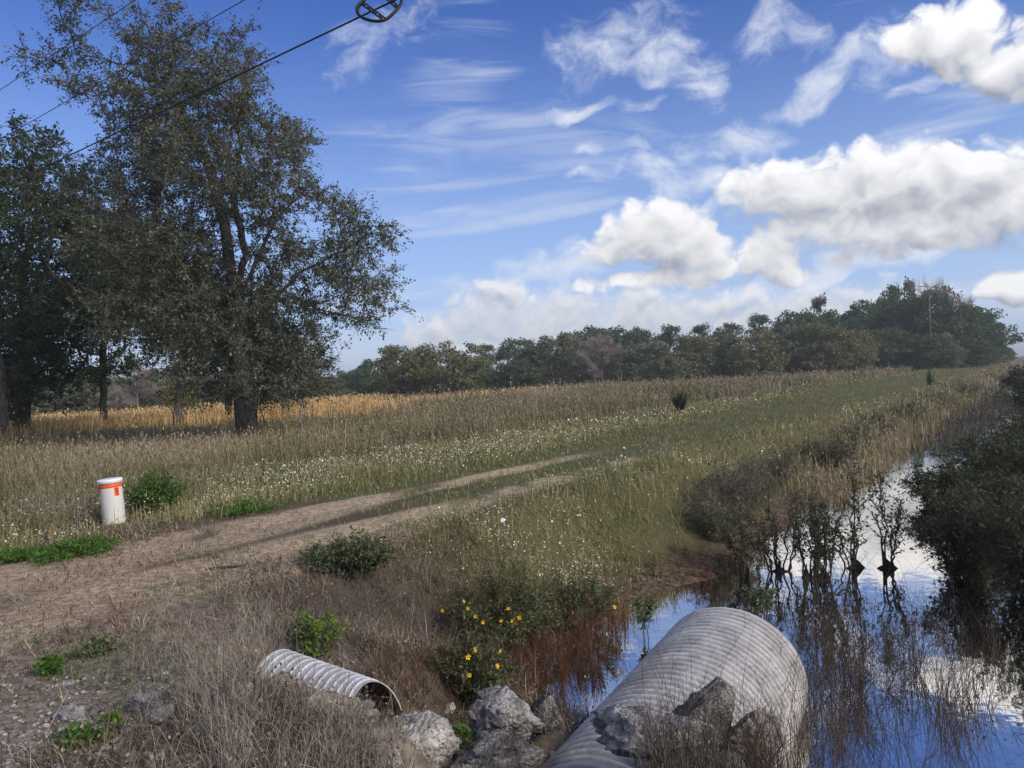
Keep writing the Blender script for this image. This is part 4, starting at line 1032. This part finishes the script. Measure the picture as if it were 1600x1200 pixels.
# ------------------------------------------------------------------ marker post
mx_, my_, mz_ = -5.55, 10.15, 0.0; mz_ = float(H(mx_, my_))
root = empty('marker_pipe', (mx_, my_, mz_)); root.rotation_euler = (R(1.5), R(-2.6), 0); tag(root, 'white plastic marker pipe with an orange band and sticker, beside the track', 'marker post')
def ring_tube(r0, z0, r1, z1, n=48, a0=0, a1=2*np.pi, closed=True):
    th = np.linspace(a0, a1, n, endpoint=not closed); lo_ = np.stack([np.cos(th)*r0, np.sin(th)*r0, np.full(n, z0)], -1); hi_ = np.stack([np.cos(th)*r1, np.sin(th)*r1, np.full(n, z1)], -1)
    k = np.arange(n if closed else n-1); k2 = (k+1) % n
    return np.concatenate([lo_, hi_]), np.stack([k, k2, k2+n, k+n], -1)
def lathe(profile, n=48):
    Vs = []; Fs = []
    th = np.arange(n)*2*np.pi/n
    for r_, z_ in profile: Vs.append(np.stack([np.cos(th)*r_, np.sin(th)*r_, np.full(n, z_)], -1))
    k = np.arange(n); k2 = (k+1) % n
    for i in range(len(profile)-1): Fs.append(np.stack([k+i*n, k2+i*n, k2+(i+1)*n, k+(i+1)*n], -1))
    return np.concatenate(Vs), [np.concatenate(Fs)]
mw = plain('white_plastic', (.62, .62, .58), .45, .4, 6, .14); mw2 = plain('white_cap', (.76, .78, .80), .4, .4, 9, .06)
mor = plain('orange_tape', (.85, .11, .025), .45, .4, 8, .1); mbk = plain('dark_print', (.10, .015, .01), .6)
V, F = lathe([(.142, -.12), (.142, .55)]); build('pipe_body', V, F, mw, root, smooth=True)
V, F = lathe([(.144, .555), (.156, .558), (.158, .60), (.154, .612), (.12, .616), (.0005, .618)]); build('cap', V, F, mw2, root)
V, F = lathe([(.1425, .500), (.1445, .502), (.1445, .548), (.1425, .550)]); build('orange_band', V, F, mor, root, smooth=True)
fa = math.atan2(-my_, -mx_)      # towards the road
V, F = ring_tube(.1450, .385, .1450, .498, 12, fa+.28, fa+.72, False); st = build('sticker', V, [F], mor, root, smooth=True)
for zz, hh_, b0, b1 in ((.478, .010, .34, .66), (.452, .020, .42, .58), (.430, .008, .36, .64), (.415, .010, .44, .56), (.398, .006, .36, .66)):
    V, F = ring_tube(.1456, zz-hh_/2, .1456, zz+hh_/2, 8, fa+b0, fa+b1, False); build('printed_line', V, [F], mbk, st, smooth=True)
V, F = ring_tube(.1450, .44, .1450, .497, 10, fa-1.35, fa-1.12, False); build('sticker', V, [F], mor, root, smooth=True)

# ------------------------------------------------------------------ overhead lines
wd = np.array([-DY, DX, 0.0])
def line_through(name, label, px, py, z, r, back, fwd, mat, sag=.15):
    d = ray(px, py); t = (z-EYE)/d[2]; P0 = np.array([d[0]*t, t, z])
    k = np.linspace(-back, fwd, 70); pts = P0+wd*k[:, None]; pts[:, 2] += sag*((k/20)**2)
    V, F, T = prisms(pts[:-1], pts[1:], np.full(69, r), np.full(69, r), 6)
    o = build(name, V, F, mat, smooth=True); tag(o, label, 'cable', 'overhead cables crossing the top left of the sky'); return P0, t
mcab = plain('black_cable', (.012, .012, .014), .6); mcab2 = plain('weathered_wire', (.05, .05, .055), .6)
P0, T0 = line_through('overhead_cable', 'thick black cable running through the hanging oval loop', 540, 37, 5.8, .010, 14, 40, mcab, 0)
line_through('overhead_cable', 'thin wire nearest the top left corner', 100, 74, 7.2, .006, 16, 40, mcab2, 0)
line_through('overhead_cable', 'thin wire between the corner wire and the thick black cable', 210, 98, 6.6, .006, 16, 40, mcab2, 0)
# the snowshoe shaped slack loop, hanging in a slightly tilted plane on the thick cable
d = ray(590, 12); tl_ = (5.8-EYE)/d[2]
LC = np.array([d[0]*tl_, tl_, 5.8])
outl = [(564, -2), (558.5, 8), (558, 18), (563, 28), (573, 35.5), (585, 40), (597, 40.5), (606, 37), (613, 29), (620, 18), (625, 7), (626, -5), (621, -17), (609, -25), (592, -27), (575, -20)]
def loop_pt(p):
    k = tl_/1155; a = (p[0]-590)*k; b_ = -(p[1]-12)*k
    ca, sa = math.cos(ROLL), math.sin(ROLL); X, Z = a*ca+b_*sa, -a*sa+b_*ca
    return np.array([X, .55*Z, Z])
def smooth_closed(pts, n=6):
    o = []; m_ = len(pts)
    for i in range(m_):
        p0, p1, p2, p3 = [np.array(pts[(i+j-1) % m_], float) for j in range(4)]
        for k in range(n):
            t = k/n; o.append(.5*((2*p1)+(-p0+p2)*t+(2*p0-5*p1+4*p2-p3)*t*t+(-p0+3*p1-3*p2+p3)*t**3))
    return o
rt = empty('cable_loop', LC); tag(rt, 'black oval slack loop frame with two cross bars hanging from the thick cable', 'cable loop')
lp = np.array([loop_pt(p) for p in smooth_closed(outl)]); nx_ = np.roll(lp, -1, 0)
V, F, T = prisms(lp, nx_, np.full(len(lp), .017), np.full(len(lp), .017), 8); build('coiled_cable', V, F, mcab, rt, smooth=True)
lp2 = lp*.955; V, F, T = prisms(lp2+np.array([0, .02, 0]), np.roll(lp2, -1, 0)+np.array([0, .02, 0]), np.full(len(lp), .010), np.full(len(lp), .010), 6); build('coiled_cable', V, F, mcab, rt, smooth=True)
def bar(p, q, w, th, name):
    a = loop_pt(p); b_ = loop_pt(q); dd = (b_-a)/np.linalg.norm(b_-a); nn = np.array([0, 1, -.5]); nn = nn-dd*nn.dot(dd); nn /= np.linalg.norm(nn); sd = np.cross(dd, nn)
    # a slotted flat bar: two rails joined by short webs
    Vs = []; Fs = []; off = 0
    def box(c0, c1, hw, ht, sh):
        nonlocal off
        vs = [c0+sd*(sh+sx*hw)+nn*sy*ht for sx, sy in ((-1, -1), (1, -1), (1, 1), (-1, 1))]+[c1+sd*(sh+sx*hw)+nn*sy*ht for sx, sy in ((-1, -1), (1, -1), (1, 1), (-1, 1))]
        Vs.extend(vs); Fs.extend([[off+i for i in f] for f in ((0, 1, 2, 3), (7, 6, 5, 4), (0, 4, 5, 1), (1, 5, 6, 2), (2, 6, 7, 3), (3, 7, 4, 0))]); off += 8
    box(a, b_, w*.2, th, -w*.8); box(a, b_, w*.2, th*.98, w*.8)
    for k in range(4):
        f0, f1 = .02+.25*k, .02+.25*k+.14; box(a+(b_-a)*f0, a+(b_-a)*f1, w*.6, th*.9, 0)
    build(name, np.array(Vs), [np.array(Fs)], mcab, rt)
bar((563, 0), (603, 37), .024, .008, 'cross_bar'); bar((594, -20), (622, 13), .024, .008, 'cross_bar')

# ------------------------------------------------------------------ shrubs and weeds
def shrub(name, label, base, w, h, nst, nl, lsize, lmat, smat, seed, category='shrub', low=.15, aspect=.45, group=None, flowers=0, r0=.008, twn=5, droop=0.0, flist=None, up=.5, mound=False):
    """many stems from one foot, side twigs on the upper part, leaves along the twigs"""
    rg = np.random.default_rng(seed); A_, B_, ra, rb = [], [], [], []; tw = []
    for k in range(nst):
        a = rg.uniform(0, 2*np.pi); rad = (w/2)*math.sqrt(rg.random()); top = np.array([math.cos(a)*rad, math.sin(a)*rad, h*(1-.45*(rad/(w/2))**2)*rg.uniform(.7, 1.03)])
        b0 = np.array([math.cos(a)*rad*.25, math.sin(a)*rad*.25, -.06]); ns = 8; prev = b0
        mid = b0*.4+top*.6; mid[:2] *= up; mid[2] = top[2]*.55
        for j in range(1, ns+1):
            t = j/ns; p = b0*(1-t)**2+2*mid*t*(1-t)+top*t*t+rg.normal(0, .018*h, 3)*(j < ns)
            A_.append(prev); B_.append(p); ra.append(r0*(1-.75*(j-1)/ns)); rb.append(r0*(1-.75*j/ns))
            if t > low:
                for q in range(twn):
                    dd = (p-prev)/np.linalg.norm(p-prev)*.5+rg.normal(0, .6, 3); dd /= np.linalg.norm(dd); L = .22*math.sqrt(w*h)*rg.uniform(.4, 1.1); e = p+dd*L; e[2] = max(e[2]-droop*L, .03)
                    s0 = prev+(p-prev)*rg.random(); tw.append((s0, e)); A_.append(s0); B_.append(e); ra.append(r0*.3); rb.append(r0*.12)
            prev = p
    root = empty(name, base); tag(root, label, category, group)
    parts = [prisms(np.array(A_), np.array(B_), np.array(ra), np.array(rb), 4)]
    if mound:      # a low clump of arching roots and silt
        nr, na_ = 7, 18; rr_ = np.linspace(1, 0, nr); th_ = np.arange(na_)*2*np.pi/na_; R0_ = .12*(1+.35*np.sin(th_*2+seed)+.25*np.sin(th_*3+seed*2)+.2*np.sin(th_*5+seed))
        VV = np.concatenate([np.stack([np.cos(th_)*R0_*q_*1.5, np.sin(th_)*R0_*q_, -.05+.13*(1-q_)**1.6*(1+.5*np.sin(th_+seed))+.06*(1-q_)*np.sin(th_*4+q_*5)], -1) for q_ in rr_])
        kk_ = np.arange(na_); k2_ = np.roll(kk_, -1); FF = np.concatenate([np.stack([kk_+i*na_, k2_+i*na_, k2_+(i+1)*na_, kk_+(i+1)*na_], -1) for i in range(nr-1)])
        parts.append((VV, [FF], np.full(len(VV), .1)))
        for k in range(0):
            a = k*2.1+rg.uniform(-.3, .3); R_ = rg.uniform(.15, .34); pm = np.array([math.cos(a)*R_*.5, math.sin(a)*R_*.4, rg.uniform(.05, .10)])
            parts.append(prisms(np.array([[0., 0, .12], pm]), np.array([pm, [math.cos(a)*R_, math.sin(a)*R_*.8, -.05]]), np.array([.016, .012]), np.array([.012, .008]), 5))
    V, F, T = cat(parts); build('stems', V, F, smat, root, tint=T)
    tw = np.array(tw)
    if nl:
        src = rg.integers(0, len(tw), nl); t = rg.uniform(.1, 1.1, nl)[:, None]
        lp = tw[src, 0]+(tw[src, 1]-tw[src, 0])*t+rg.normal(0, .014*math.sqrt(w*h), (nl, 3)); lp[:, 2] = np.maximum(lp[:, 2], .01)
        V, F, T = leaves(lp, lsize*np.exp(rg.normal(0, .3, nl)), None, aspect); build('foliage', V, F, lmat, root, tint=T)
    if flowers:
        cand = tw[tw[:, 1, 2] > h*.45][:, 1]; cand = cand[np.argsort(cand[:, 1]*.8-cand[:, 2]*.3)][:max(flowers*4, 10)]
        for k in rg.choice(len(cand), min(flowers, len(cand)), replace=False):
            fc = cand[k]; fV, fF, off = [], [], 0; nrm = Vector((rg.normal(0, .8), -.7+rg.normal(0, .4), rg.normal(.5, .4))).normalized(); fs_ = rg.uniform(.65, 1.0); u_ = nrm.orthogonal().normalized(); v_ = nrm.cross(u_)
            for q in range(5):
                a = q*math.pi*.4+rg.uniform(-.1, .1)
                for (rr_, aa) in ((.002, 0), (.019, -.42), (.027, 0), (.019, .42)):
                    pt = Vector(fc)+(u_*math.cos(a+aa)+v_*math.sin(a+aa))*rr_*fs_+nrm*((.010 if aa == 0 else .004)*(rr_ > .01)); fV.append(pt[:])
                fF.append([off, off+1, off+2, off+3]); off += 4
            build('flower', np.array(fV), [np.array(fF)], M['yellow_petal'], root)
    return root
def B3(px, py, dz=0.0):
    x, y, z = spot(px, py); return (x, y, z+dz)
def BD(px, D, z=None):
    x, y = at_d(px, D); return (x, y, float(H(x, y)) if z is None else z)
def BW(px, py):
    x, y = at(px, py, WATER); return (x, y, WATER)
shrub('shrub', 'rounded dark green shrub right beside the white marker pipe', B3(245, 803), .85, .58, 34, 6500, .035, M['weed'], M['twig_dark'], 201)
shrub('shrub', 'low dark green leafy bush with white flowers at the track edge, centre', B3(545, 897), 1.0, .36, 40, 7500, .035, M['shrub'], M['twig_dark'], 202, low=.05)
shrub('lime_plant', 'bright lime green leafy plant above the small pipe', B3(497, 1030), .42, .34, 16, 1500, .030, M['lime'], M['twig'], 203, 'plant')
shrub('yellow_flower_shrub', 'tall shrub with yellow flowers on red stems beside the pool', B3(790, 1010), 1.25, .80, 34, 13000, .033, M['shrub'], M['red_twig'], 204, low=.45, aspect=.28, flowers=12, up=.7)
shrub('yellow_flower_shrub', 'shrub with a few yellow flowers leaning over the pool edge', B3(905, 985), .95, .62, 22, 7500, .032, M['shrub'], M['red_twig'], 205, low=.45, aspect=.28, flowers=5, up=.7)
shrub('yellow_flower_shrub', 'lower shrub with yellow flowers behind the big rounded boulder', B3(735, 1100), .85, .55, 24, 7000, .032, M['shrub'], M['red_twig'], 206, low=.3, aspect=.28, flowers=5, up=.6)
shrub('weed_patch', 'bright green creeping weeds at the left edge of the track', B3(110, 868), 1.15, .14, 60, 5200, .035, M['weed'], M['weed'], 207, 'weeds', low=.0, r0=.003)
shrub('weed_patch', 'small green weeds at the far left corner of the track', B3(18, 878), .6, .12, 34, 2200, .035, M['weed'], M['weed'], 208, 'weeds', low=.0, r0=.003)
shrub('weed_patch', 'green weeds under the white flowers on the far verge of the track', B3(385, 800), 1.2, .16, 40, 3600, .030, M['weed'], M['weed'], 209, 'weeds', low=.0, r0=.003)
shrub('weed_patch', 'small green weed beside the stones at bottom left', B3(128, 1165), .28, .10, 16, 700, .028, M['weed'], M['weed'], 210, 'weeds', low=.0, r0=.002)
shrub('weed_patch', 'tiny green plant below the rounded stone and slab', B3(182, 1135), .10, .10, 8, 260, .022, M['lime'], M['weed'], 211, 'weeds', low=.0, r0=.002)
shrub('weed_patch', 'pale green plant on the shoulder above the flat stones', B3(78, 1058), .20, .13, 14, 520, .026, M['weed'], M['weed'], 212, 'weeds', low=.0, r0=.002)
shrub('weed_patch', 'dark green low weed at the edge of the dry stalks', B3(150, 1025), .34, .10, 16, 700, .028, M['shrub'], M['weed'], 213, 'weeds', low=.0, r0=.002)
shrub('weed_patch', 'green leaves sprouting between the pale and rounded boulders', B3(722, 1175), .25, .14, 12, 260, .045, M['weed'], M['weed'], 214, 'weeds', low=.0, r0=.002, aspect=.7)
# along the left bank of the ditch
GB = 'weedy shrubs along the left bank of the ditch'
bank_s = [(1080, 862, 1.0, .8, 'dark green weedy shrub where the sandy bank meets the pool'), (1135, 850, 1.1, .95, 'weedy shrub on the bank second from the sandy bank'),
          (1190, 842, 1.2, 1.05, 'taller dark shrub on the bank above the root mounds'), (1240, 815, 1.2, .95, 'dark shrub leaning over the water right of the tallest bank shrub'),
          (1275, 775, 1.4, .85, 'brown green shrub where the open water narrows'), (1315, 745, 1.5, .85, 'brown green shrub left of the bright water patch'),
          (1350, 715, 1.8, .85, 'greyish weedy shrub behind the bright water patch'), (1385, 695, 2.0, .9, 'dark green shrub at the head of the bright water patch'),
          (1420, 668, 2.4, .9, 'greyish shrub beside the first reed covered water'), (1455, 645, 3.0, 1.0, 'greyish shrub farther up the left bank'), (1500, 622, 3.6, 1.1, 'last visible shrub on the left bank')]
for k, (px, py, w_, h_, lb) in enumerate(bank_s):
    x, y = at(px, py, WATER); qs = np.linspace(-1.5, 1.5, 61); sx_, sy_ = x+DY*qs, y-DX*qs; hs = H(sx_, sy_); j_ = int(np.argmin(np.abs(hs+.92))); x, y, z = float(sx_[j_]), float(sy_[j_]), float(hs[j_])
    shrub('shrub', lb, (x, y, max(z, WATER)), w_, h_, 26, 2600, .036 if y < 18 else .06, M['shrub_dark' if k % 3 else 'shrub'], M['twig'], 300+k, low=.1, group=GB, twn=6)
# the right bank: dense bushes standing in the water
GQ = 'dense bushes crowding the right side of the ditch'
for k, (px, py, w_, h_, nst, nl, ls, lb) in enumerate([
    (1510, 905, 1.1, 1.2, 40, 4800, .05, 'dense dark bush standing in the water, nearest on the right'),
    (1610, 935, 1.4, 1.5, 44, 5200, .05, 'dense dark bush cut by the right edge, nearest the road'),
    (1565, 845, 1.5, 1.2, 44, 6000, .055, 'dense bush behind the nearest one on the right'),
    (1475, 790, 1.5, .95, 36, 7500, .06, 'leafy green bush with its top at the bright water patch'),
    (1635, 790, 2.2, 1.3, 46, 7000, .07, 'broad bush cut by the right edge, second in depth'),
    (1545, 735, 2.6, 1.0, 44, 8500, .07, 'low broad green bush in the middle of the right side'),
    (1635, 700, 2.6, 1.1, 46, 8000, .09, 'broad bush cut by the right edge, third in depth'),
    (1640, 655, 3.2, 2.2, 50, 8500, .13, 'high bush at the right edge reaching up to the horizon'),
    (1612, 620, 3.4, 2.4, 46, 7000, .16, 'farthest high bush at the right edge under the horizon')]):
    x, y = at(px, py, WATER); z = max(float(H(x, y)), WATER-.05)
    shrub('bush', lb, (x, y, z), w_, h_, nst, nl, ls, M['shrub_dark'], M['twig_dark'], 400+k, 'bush', low=.18, group=GQ, twn=7, r0=.009, droop=.3)
# saplings on root mounds in the water
GS = 'slender saplings on dark root mounds in the water'
for k, (px, py, w_, h_, lb) in enumerate([(1218, 893, .9, 1.35, 'leaning sapling cluster on the leftmost, widest root mound'), (1262, 902, .5, 1.3, 'straight sapling on the second root mound from the left'),
    (1289, 905, .5, 1.15, 'sapling on the middle root mound in the water'), (1278, 862, .3, .9, 'small sapling on the mound set back behind the others'), (1332, 888, .8, 1.45, 'twin leaning saplings on the fourth root mound'), (1384, 888, .6, 1.5, 'upright sapling on the rightmost root mound'),
    (1170, 905, .6, 1.0, 'thin leaning sapling at the left end of the root mounds')]):
    x, y = at(px, py, WATER)
    shrub('water_sapling', lb, (x, y, WATER), w_, h_, 6 if k else 10, 620, .045, M['shrub_dark'], M['twig_dark'], 500+k, 'sapling', low=.35, group=GS, twn=4, r0=.014, mound=True, up=.8)
shrub('water_sapling', 'leafy sprig rising left of the large pipe end', BW(1010, 1000), .35, .55, 3, 300, .045, M['shrub'], M['twig_dark'], 520, 'sapling', low=.4, twn=3, r0=.005)
shrub('water_sapling', 'pale leafed sprig standing in the open water below the root mounds', BW(1190, 960), .35, .45, 4, 420, .045, M['shrub'], M['twig_dark'], 521, 'sapling', low=.3, twn=3, r0=.006)
shrub('water_sapling', 'dark sprig just behind the far rim of the large pipe', BW(1160, 985), .5, .30, 6, 500, .045, M['shrub_dark'], M['twig_dark'], 522, 'sapling', low=.2, twn=3, r0=.006)
# bare twiggy shrubs
GT = 'leafless twiggy shrubs at the water edge'
for k, (px, py, w_, h_, nst, lb) in enumerate([
    (1225, 1175, 1.0, .85, 24, 'leafless shrub arching in front of the large pipe end'), (1350, 1160, 1.0, 1.0, 14, 'leafless shrub right of the large pipe over the water'),
    (1430, 1120, .9, .8, 12, 'leafless shrub farther right in the lower right corner'), (1530, 1190, 1.0, .7, 12, 'leafless shrub at the bottom right corner of the photo'),
    (935, 1085, .55, .75, 9, 'leafless dark sapling between the pool and the large pipe'), (1300, 1080, .8, .8, 10, 'leafless shrub standing in the water behind the pipe end'),
    (1290, 1215, .9, .6, 20, 'low leafless tangle at the bottom edge right of the pipe')]):
    shrub('bare_shrub', lb, B3(px, py), w_, h_, nst, 260, .022, M['twig_dark'], M['twig'] if k in (0, 3, 6) else M['twig_dark'], 600+k, 'shrub', low=.25, group=GT, twn=5, r0=.0055, up=.6)
# a young palm and a post out in the field
px_, py_ = at_d(1060, 31.0); pz_ = float(H(px_, py_)); root = empty('young_palm', (px_, py_, pz_)); tag(root, 'dark green young palm clump poking out of the tall grass in mid field', 'palm')
n = 220; aa = rng.uniform(0, 2*np.pi, n); V, F, T, _ = blades(rng.normal(0, .06, n), rng.normal(0, .06, n), np.zeros(n), rng.uniform(.8, 1.25, n), np.full(n, .035), np.abs(rng.normal(.55, .25, n)), az=aa); build('fronds', V, F, M['shrub_dark'], root, tint=T)
V, F = lathe([(.09, -.05), (.07, .3), (.02, .42)], 10); build('trunk', V, F, M['bark'], root)
px_, py_ = at_d(1453, 50.0); pz_ = float(H(px_, py_)); root = empty('wooden_post', (px_, py_, pz_)); tag(root, 'short weathered post with weeds standing in the far grass by the ditch', 'post')
V, F = lathe([(.10, -.1), (.09, 1.05), (.075, 1.10), (.001, 1.12)], 10); build('post_shaft', V, F, plain('weathered_wood', (.20, .19, .15), .9, .1, 9, .4), root)
n = 60; V, F, T, _ = blades(rng.normal(0, .12, n), rng.normal(0, .12, n), np.zeros(n), rng.uniform(.8, 1.45, n), np.full(n, .05), np.abs(rng.normal(.12, .06, n))); build('climbing_weed', V, F, M['far_dark'], root, tint=T)

# ------------------------------------------------------------------ dead stalks near the road (nobody could count them)
def stalks(x, y, z, h, r, lean, seg=6, br_n=1, curl=1.0):
    n = len(x); az = rng.uniform(0, 2*np.pi, n); ld = np.stack([np.cos(az), np.sin(az), np.zeros(n)], -1); p = np.stack([x, y, z], -1); A_, B_, ra, rb = [], [], [], []; tip_ = []
    for k in range(seg):
        ang = lean*(.35+curl*1.3*(k/seg)**1.5)+rng.normal(0, .06, n); st_ = (h/seg)[:, None]
        q = p+ld*np.sin(ang)[:, None]*st_; q[:, 2] += np.cos(ang)*h/seg; q += rng.normal(0, .006, (n, 3))
        A_.append(p); B_.append(q); ra.append(r*(1-.8*k/seg)); rb.append(r*(1-.8*(k+1)/seg))
        if k >= seg//2:
            for b_ in range(br_n):
                s_ = rng.random(n) < .6; dd = rng.normal(0, 1, (n, 3)); dd[:, 2] = np.abs(dd[:, 2])+.4; dd /= np.linalg.norm(dd, axis=1)[:, None]
                A_.append(q[s_]); B_.append((q+dd*(h*.14)[:, None])[s_]); ra.append(r[s_]*.35); rb.append(r[s_]*.15)
        p = q
    return prisms(np.concatenate(A_), np.concatenate(B_), np.concatenate(ra), np.concatenate(rb), 3)
def stalk_patch(name, label, patches, mat, r=.0016, br_n=1, lean=(.5, .38)):
    X, Y, Z, Hh = [], [], [], []
    for (px, py, rx, ry, n, h) in patches:      # centre and half axes of the patch of feet in the photograph, number, height
        k = 0
        while k < n:
            a = rng.uniform(0, 6.283); q = math.sqrt(rng.random()); cx, cy = px+rx*q*math.cos(a), py+ry*q*math.sin(a)
            # stalks come up in tufts
            x_, y_, z_ = spot(cx, cy); m_ = int(rng.integers(3, 12))
            for j in range(m_): X.append(x_+rng.normal(0, .025)); Y.append(y_+rng.normal(0, .025)); Z.append(z_-.01); Hh.append(h*math.exp(rng.normal(-.1, .35))); k += 1
    X, Y, Z, Hh = map(np.array, (X, Y, Z, Hh)); ok = Z > WATER-.8; X, Y, Z, Hh = X[ok], Y[ok], np.maximum(Z[ok], WATER-.05), Hh[ok]
    V, F, T = stalks(X, Y, Z, Hh, np.maximum(r, r*Y/4.5)*np.ones(len(X)), np.abs(rng.normal(lean[0], lean[1], len(X))), br_n=br_n)
    tag(build(name, V, F, mat, tint=T), label, 'weeds', kind='stuff')
stalk_patch('dry_stalks', 'pale dead weed stalks standing in front of the small pipe and boulders', [(350, 1130, 75, 65, 480, .42), (450, 1230, 110, 40, 260, .34), (520, 1120, 60, 50, 60, .3), (255, 1045, 50, 40, 90, .30), (560, 1230, 80, 40, 260, .3), (400, 1010, 60, 60, 160, .3)], M['stalk'])
stalk_patch('dark_dead_stems', 'dark tangled dead stems over the water at lower right', [(1370, 1190, 190, 60, 420, .62), (1190, 1215, 180, 40, 600, .34), (1480, 1090, 130, 70, 110, .45), (1330, 1020, 110, 60, 90, .5), (1300, 1120, 60, 60, 170, .55)], M['twig_dark'], .0018, 2, (.5, .3))
stalk_patch('red_brown_stems', 'reddish brown dead stems lining the pool between shrubs and water', [(850, 1060, 80, 60, 520, .36), (930, 1020, 60, 60, 260, .34), (660, 1080, 90, 50, 260, .26), (900, 1120, 50, 30, 160, .25), (1080, 885, 110, 22, 260, .16)], M['red_twig'], .0017, 1, (.3, .2))
stalk_patch('dry_bank_weeds', 'grey dead weeds hanging over the dark bank left of the pool', [(620, 960, 130, 60, 700, .26), (700, 1010, 90, 40, 300, .24), (480, 960, 80, 40, 240, .22)], M['twig'], .0017, 1, (.7, .35))
stalk_patch('grass_tufts', 'dry grass tufts around the foot of the marker pipe and shrub', [(70, 812, 80, 24, 700, .30), (230, 832, 120, 8, 260, .12), (1000, 1210, 150, 20, 380, .16), (760, 1215, 180, 20, 200, .14)], M['stalk'], .0014, 1, (.4, .25))
# ------------------------------------------------------------------ odds and ends
x_, y_, z_ = spot(350, 890); V, F, T = prisms(np.array([[-.17, -.02, .012], [-.05, 0, .016], [.07, .01, .014]]), np.array([[-.05, 0, .016], [.07, .01, .014], [.19, .04, .02]]), np.array([.012, .014, .012]), np.array([.014, .012, .005]), 7)
o = build('fallen_stick', V, F, M['twig_dark'], tint=T); o.location = (x_, y_, z_); tag(o, 'short dark stick lying on the sandy track', 'stick')
V, F = rock_mesh(77, 3, 6, .3); o = build('crumpled_litter', V*np.array([.045, .03, .03]), [F], plain('white_paper', (.72, .72, .76), .7)); xx_, yy_, zz_ = spot(786, 838); o.location = (xx_, yy_, zz_+.17); tag(o, 'crumpled white scrap of litter caught on the meadow flowers', 'litter')
x_, y_, z_ = spot(1440, 1195); x_ -= .05
def plank(L, Wd, Th):
    bm = bmesh.new(); bmesh.ops.create_cube(bm, size=1)
    for v in bm.verts: v.co = Vector((v.co.x*L, v.co.y*Wd*(1.0+.1*(v.co.x > 0)), v.co.z*Th))
    bmesh.ops.bevel(bm, geom=bm.edges[:], offset=.008, segments=2, affect='EDGES')
    V = np.array([v.co[:] for v in bm.verts]); f3 = [[v.index for v in f.verts] for f in bm.faces]; bm.free(); return V, f3
V, f3 = plank(.75, .16, .05); o = build('wooden_plank', V, [np.array([f for f in f3 if len(f) == k]) for k in (3, 4) if any(len(f) == k for f in f3)], plain('wet_wood', (.07, .06, .055), .6, .4, 12, .4, bstr=.5)); o.location = (x_, y_, z_+.10); o.rotation_euler = (R(4), R(8), R(-22)); tag(o, 'dark wet plank lying among dead stems at the bottom right', 'plank')

# ------------------------------------------------------------------ thin autumn haze over the fields
HAZE = 0.0007
if HAZE:
    m = bpy.data.materials.new('haze_air'); m.use_nodes = True; m.node_tree.nodes.clear(); N = NT(m.node_tree)
    pv = N.n('ShaderNodeVolumePrincipled'); pv.inputs['Color'].default_value = (.88, .90, .93, 1); pv.inputs['Density'].default_value = HAZE; pv.inputs['Anisotropy'].default_value = .2
    N.put(N.n('ShaderNodeOutputMaterial').inputs['Volume'], pv.outputs[0])
    hx, hy0, hy1, hz0, hz1 = 4400, -600, 6400, -4, 32
    V = np.array([(sx, sy, sz) for sz in (hz0, hz1) for sx, sy in ((-hx, hy0), (hx, hy0), (hx, hy1), (-hx, hy1))])
    tag(build('haze', V, [np.array([[3, 2, 1, 0], [4, 5, 6, 7], [0, 1, 5, 4], [1, 2, 6, 5], [2, 3, 7, 6], [3, 0, 4, 7]])], m), kind='stuff')
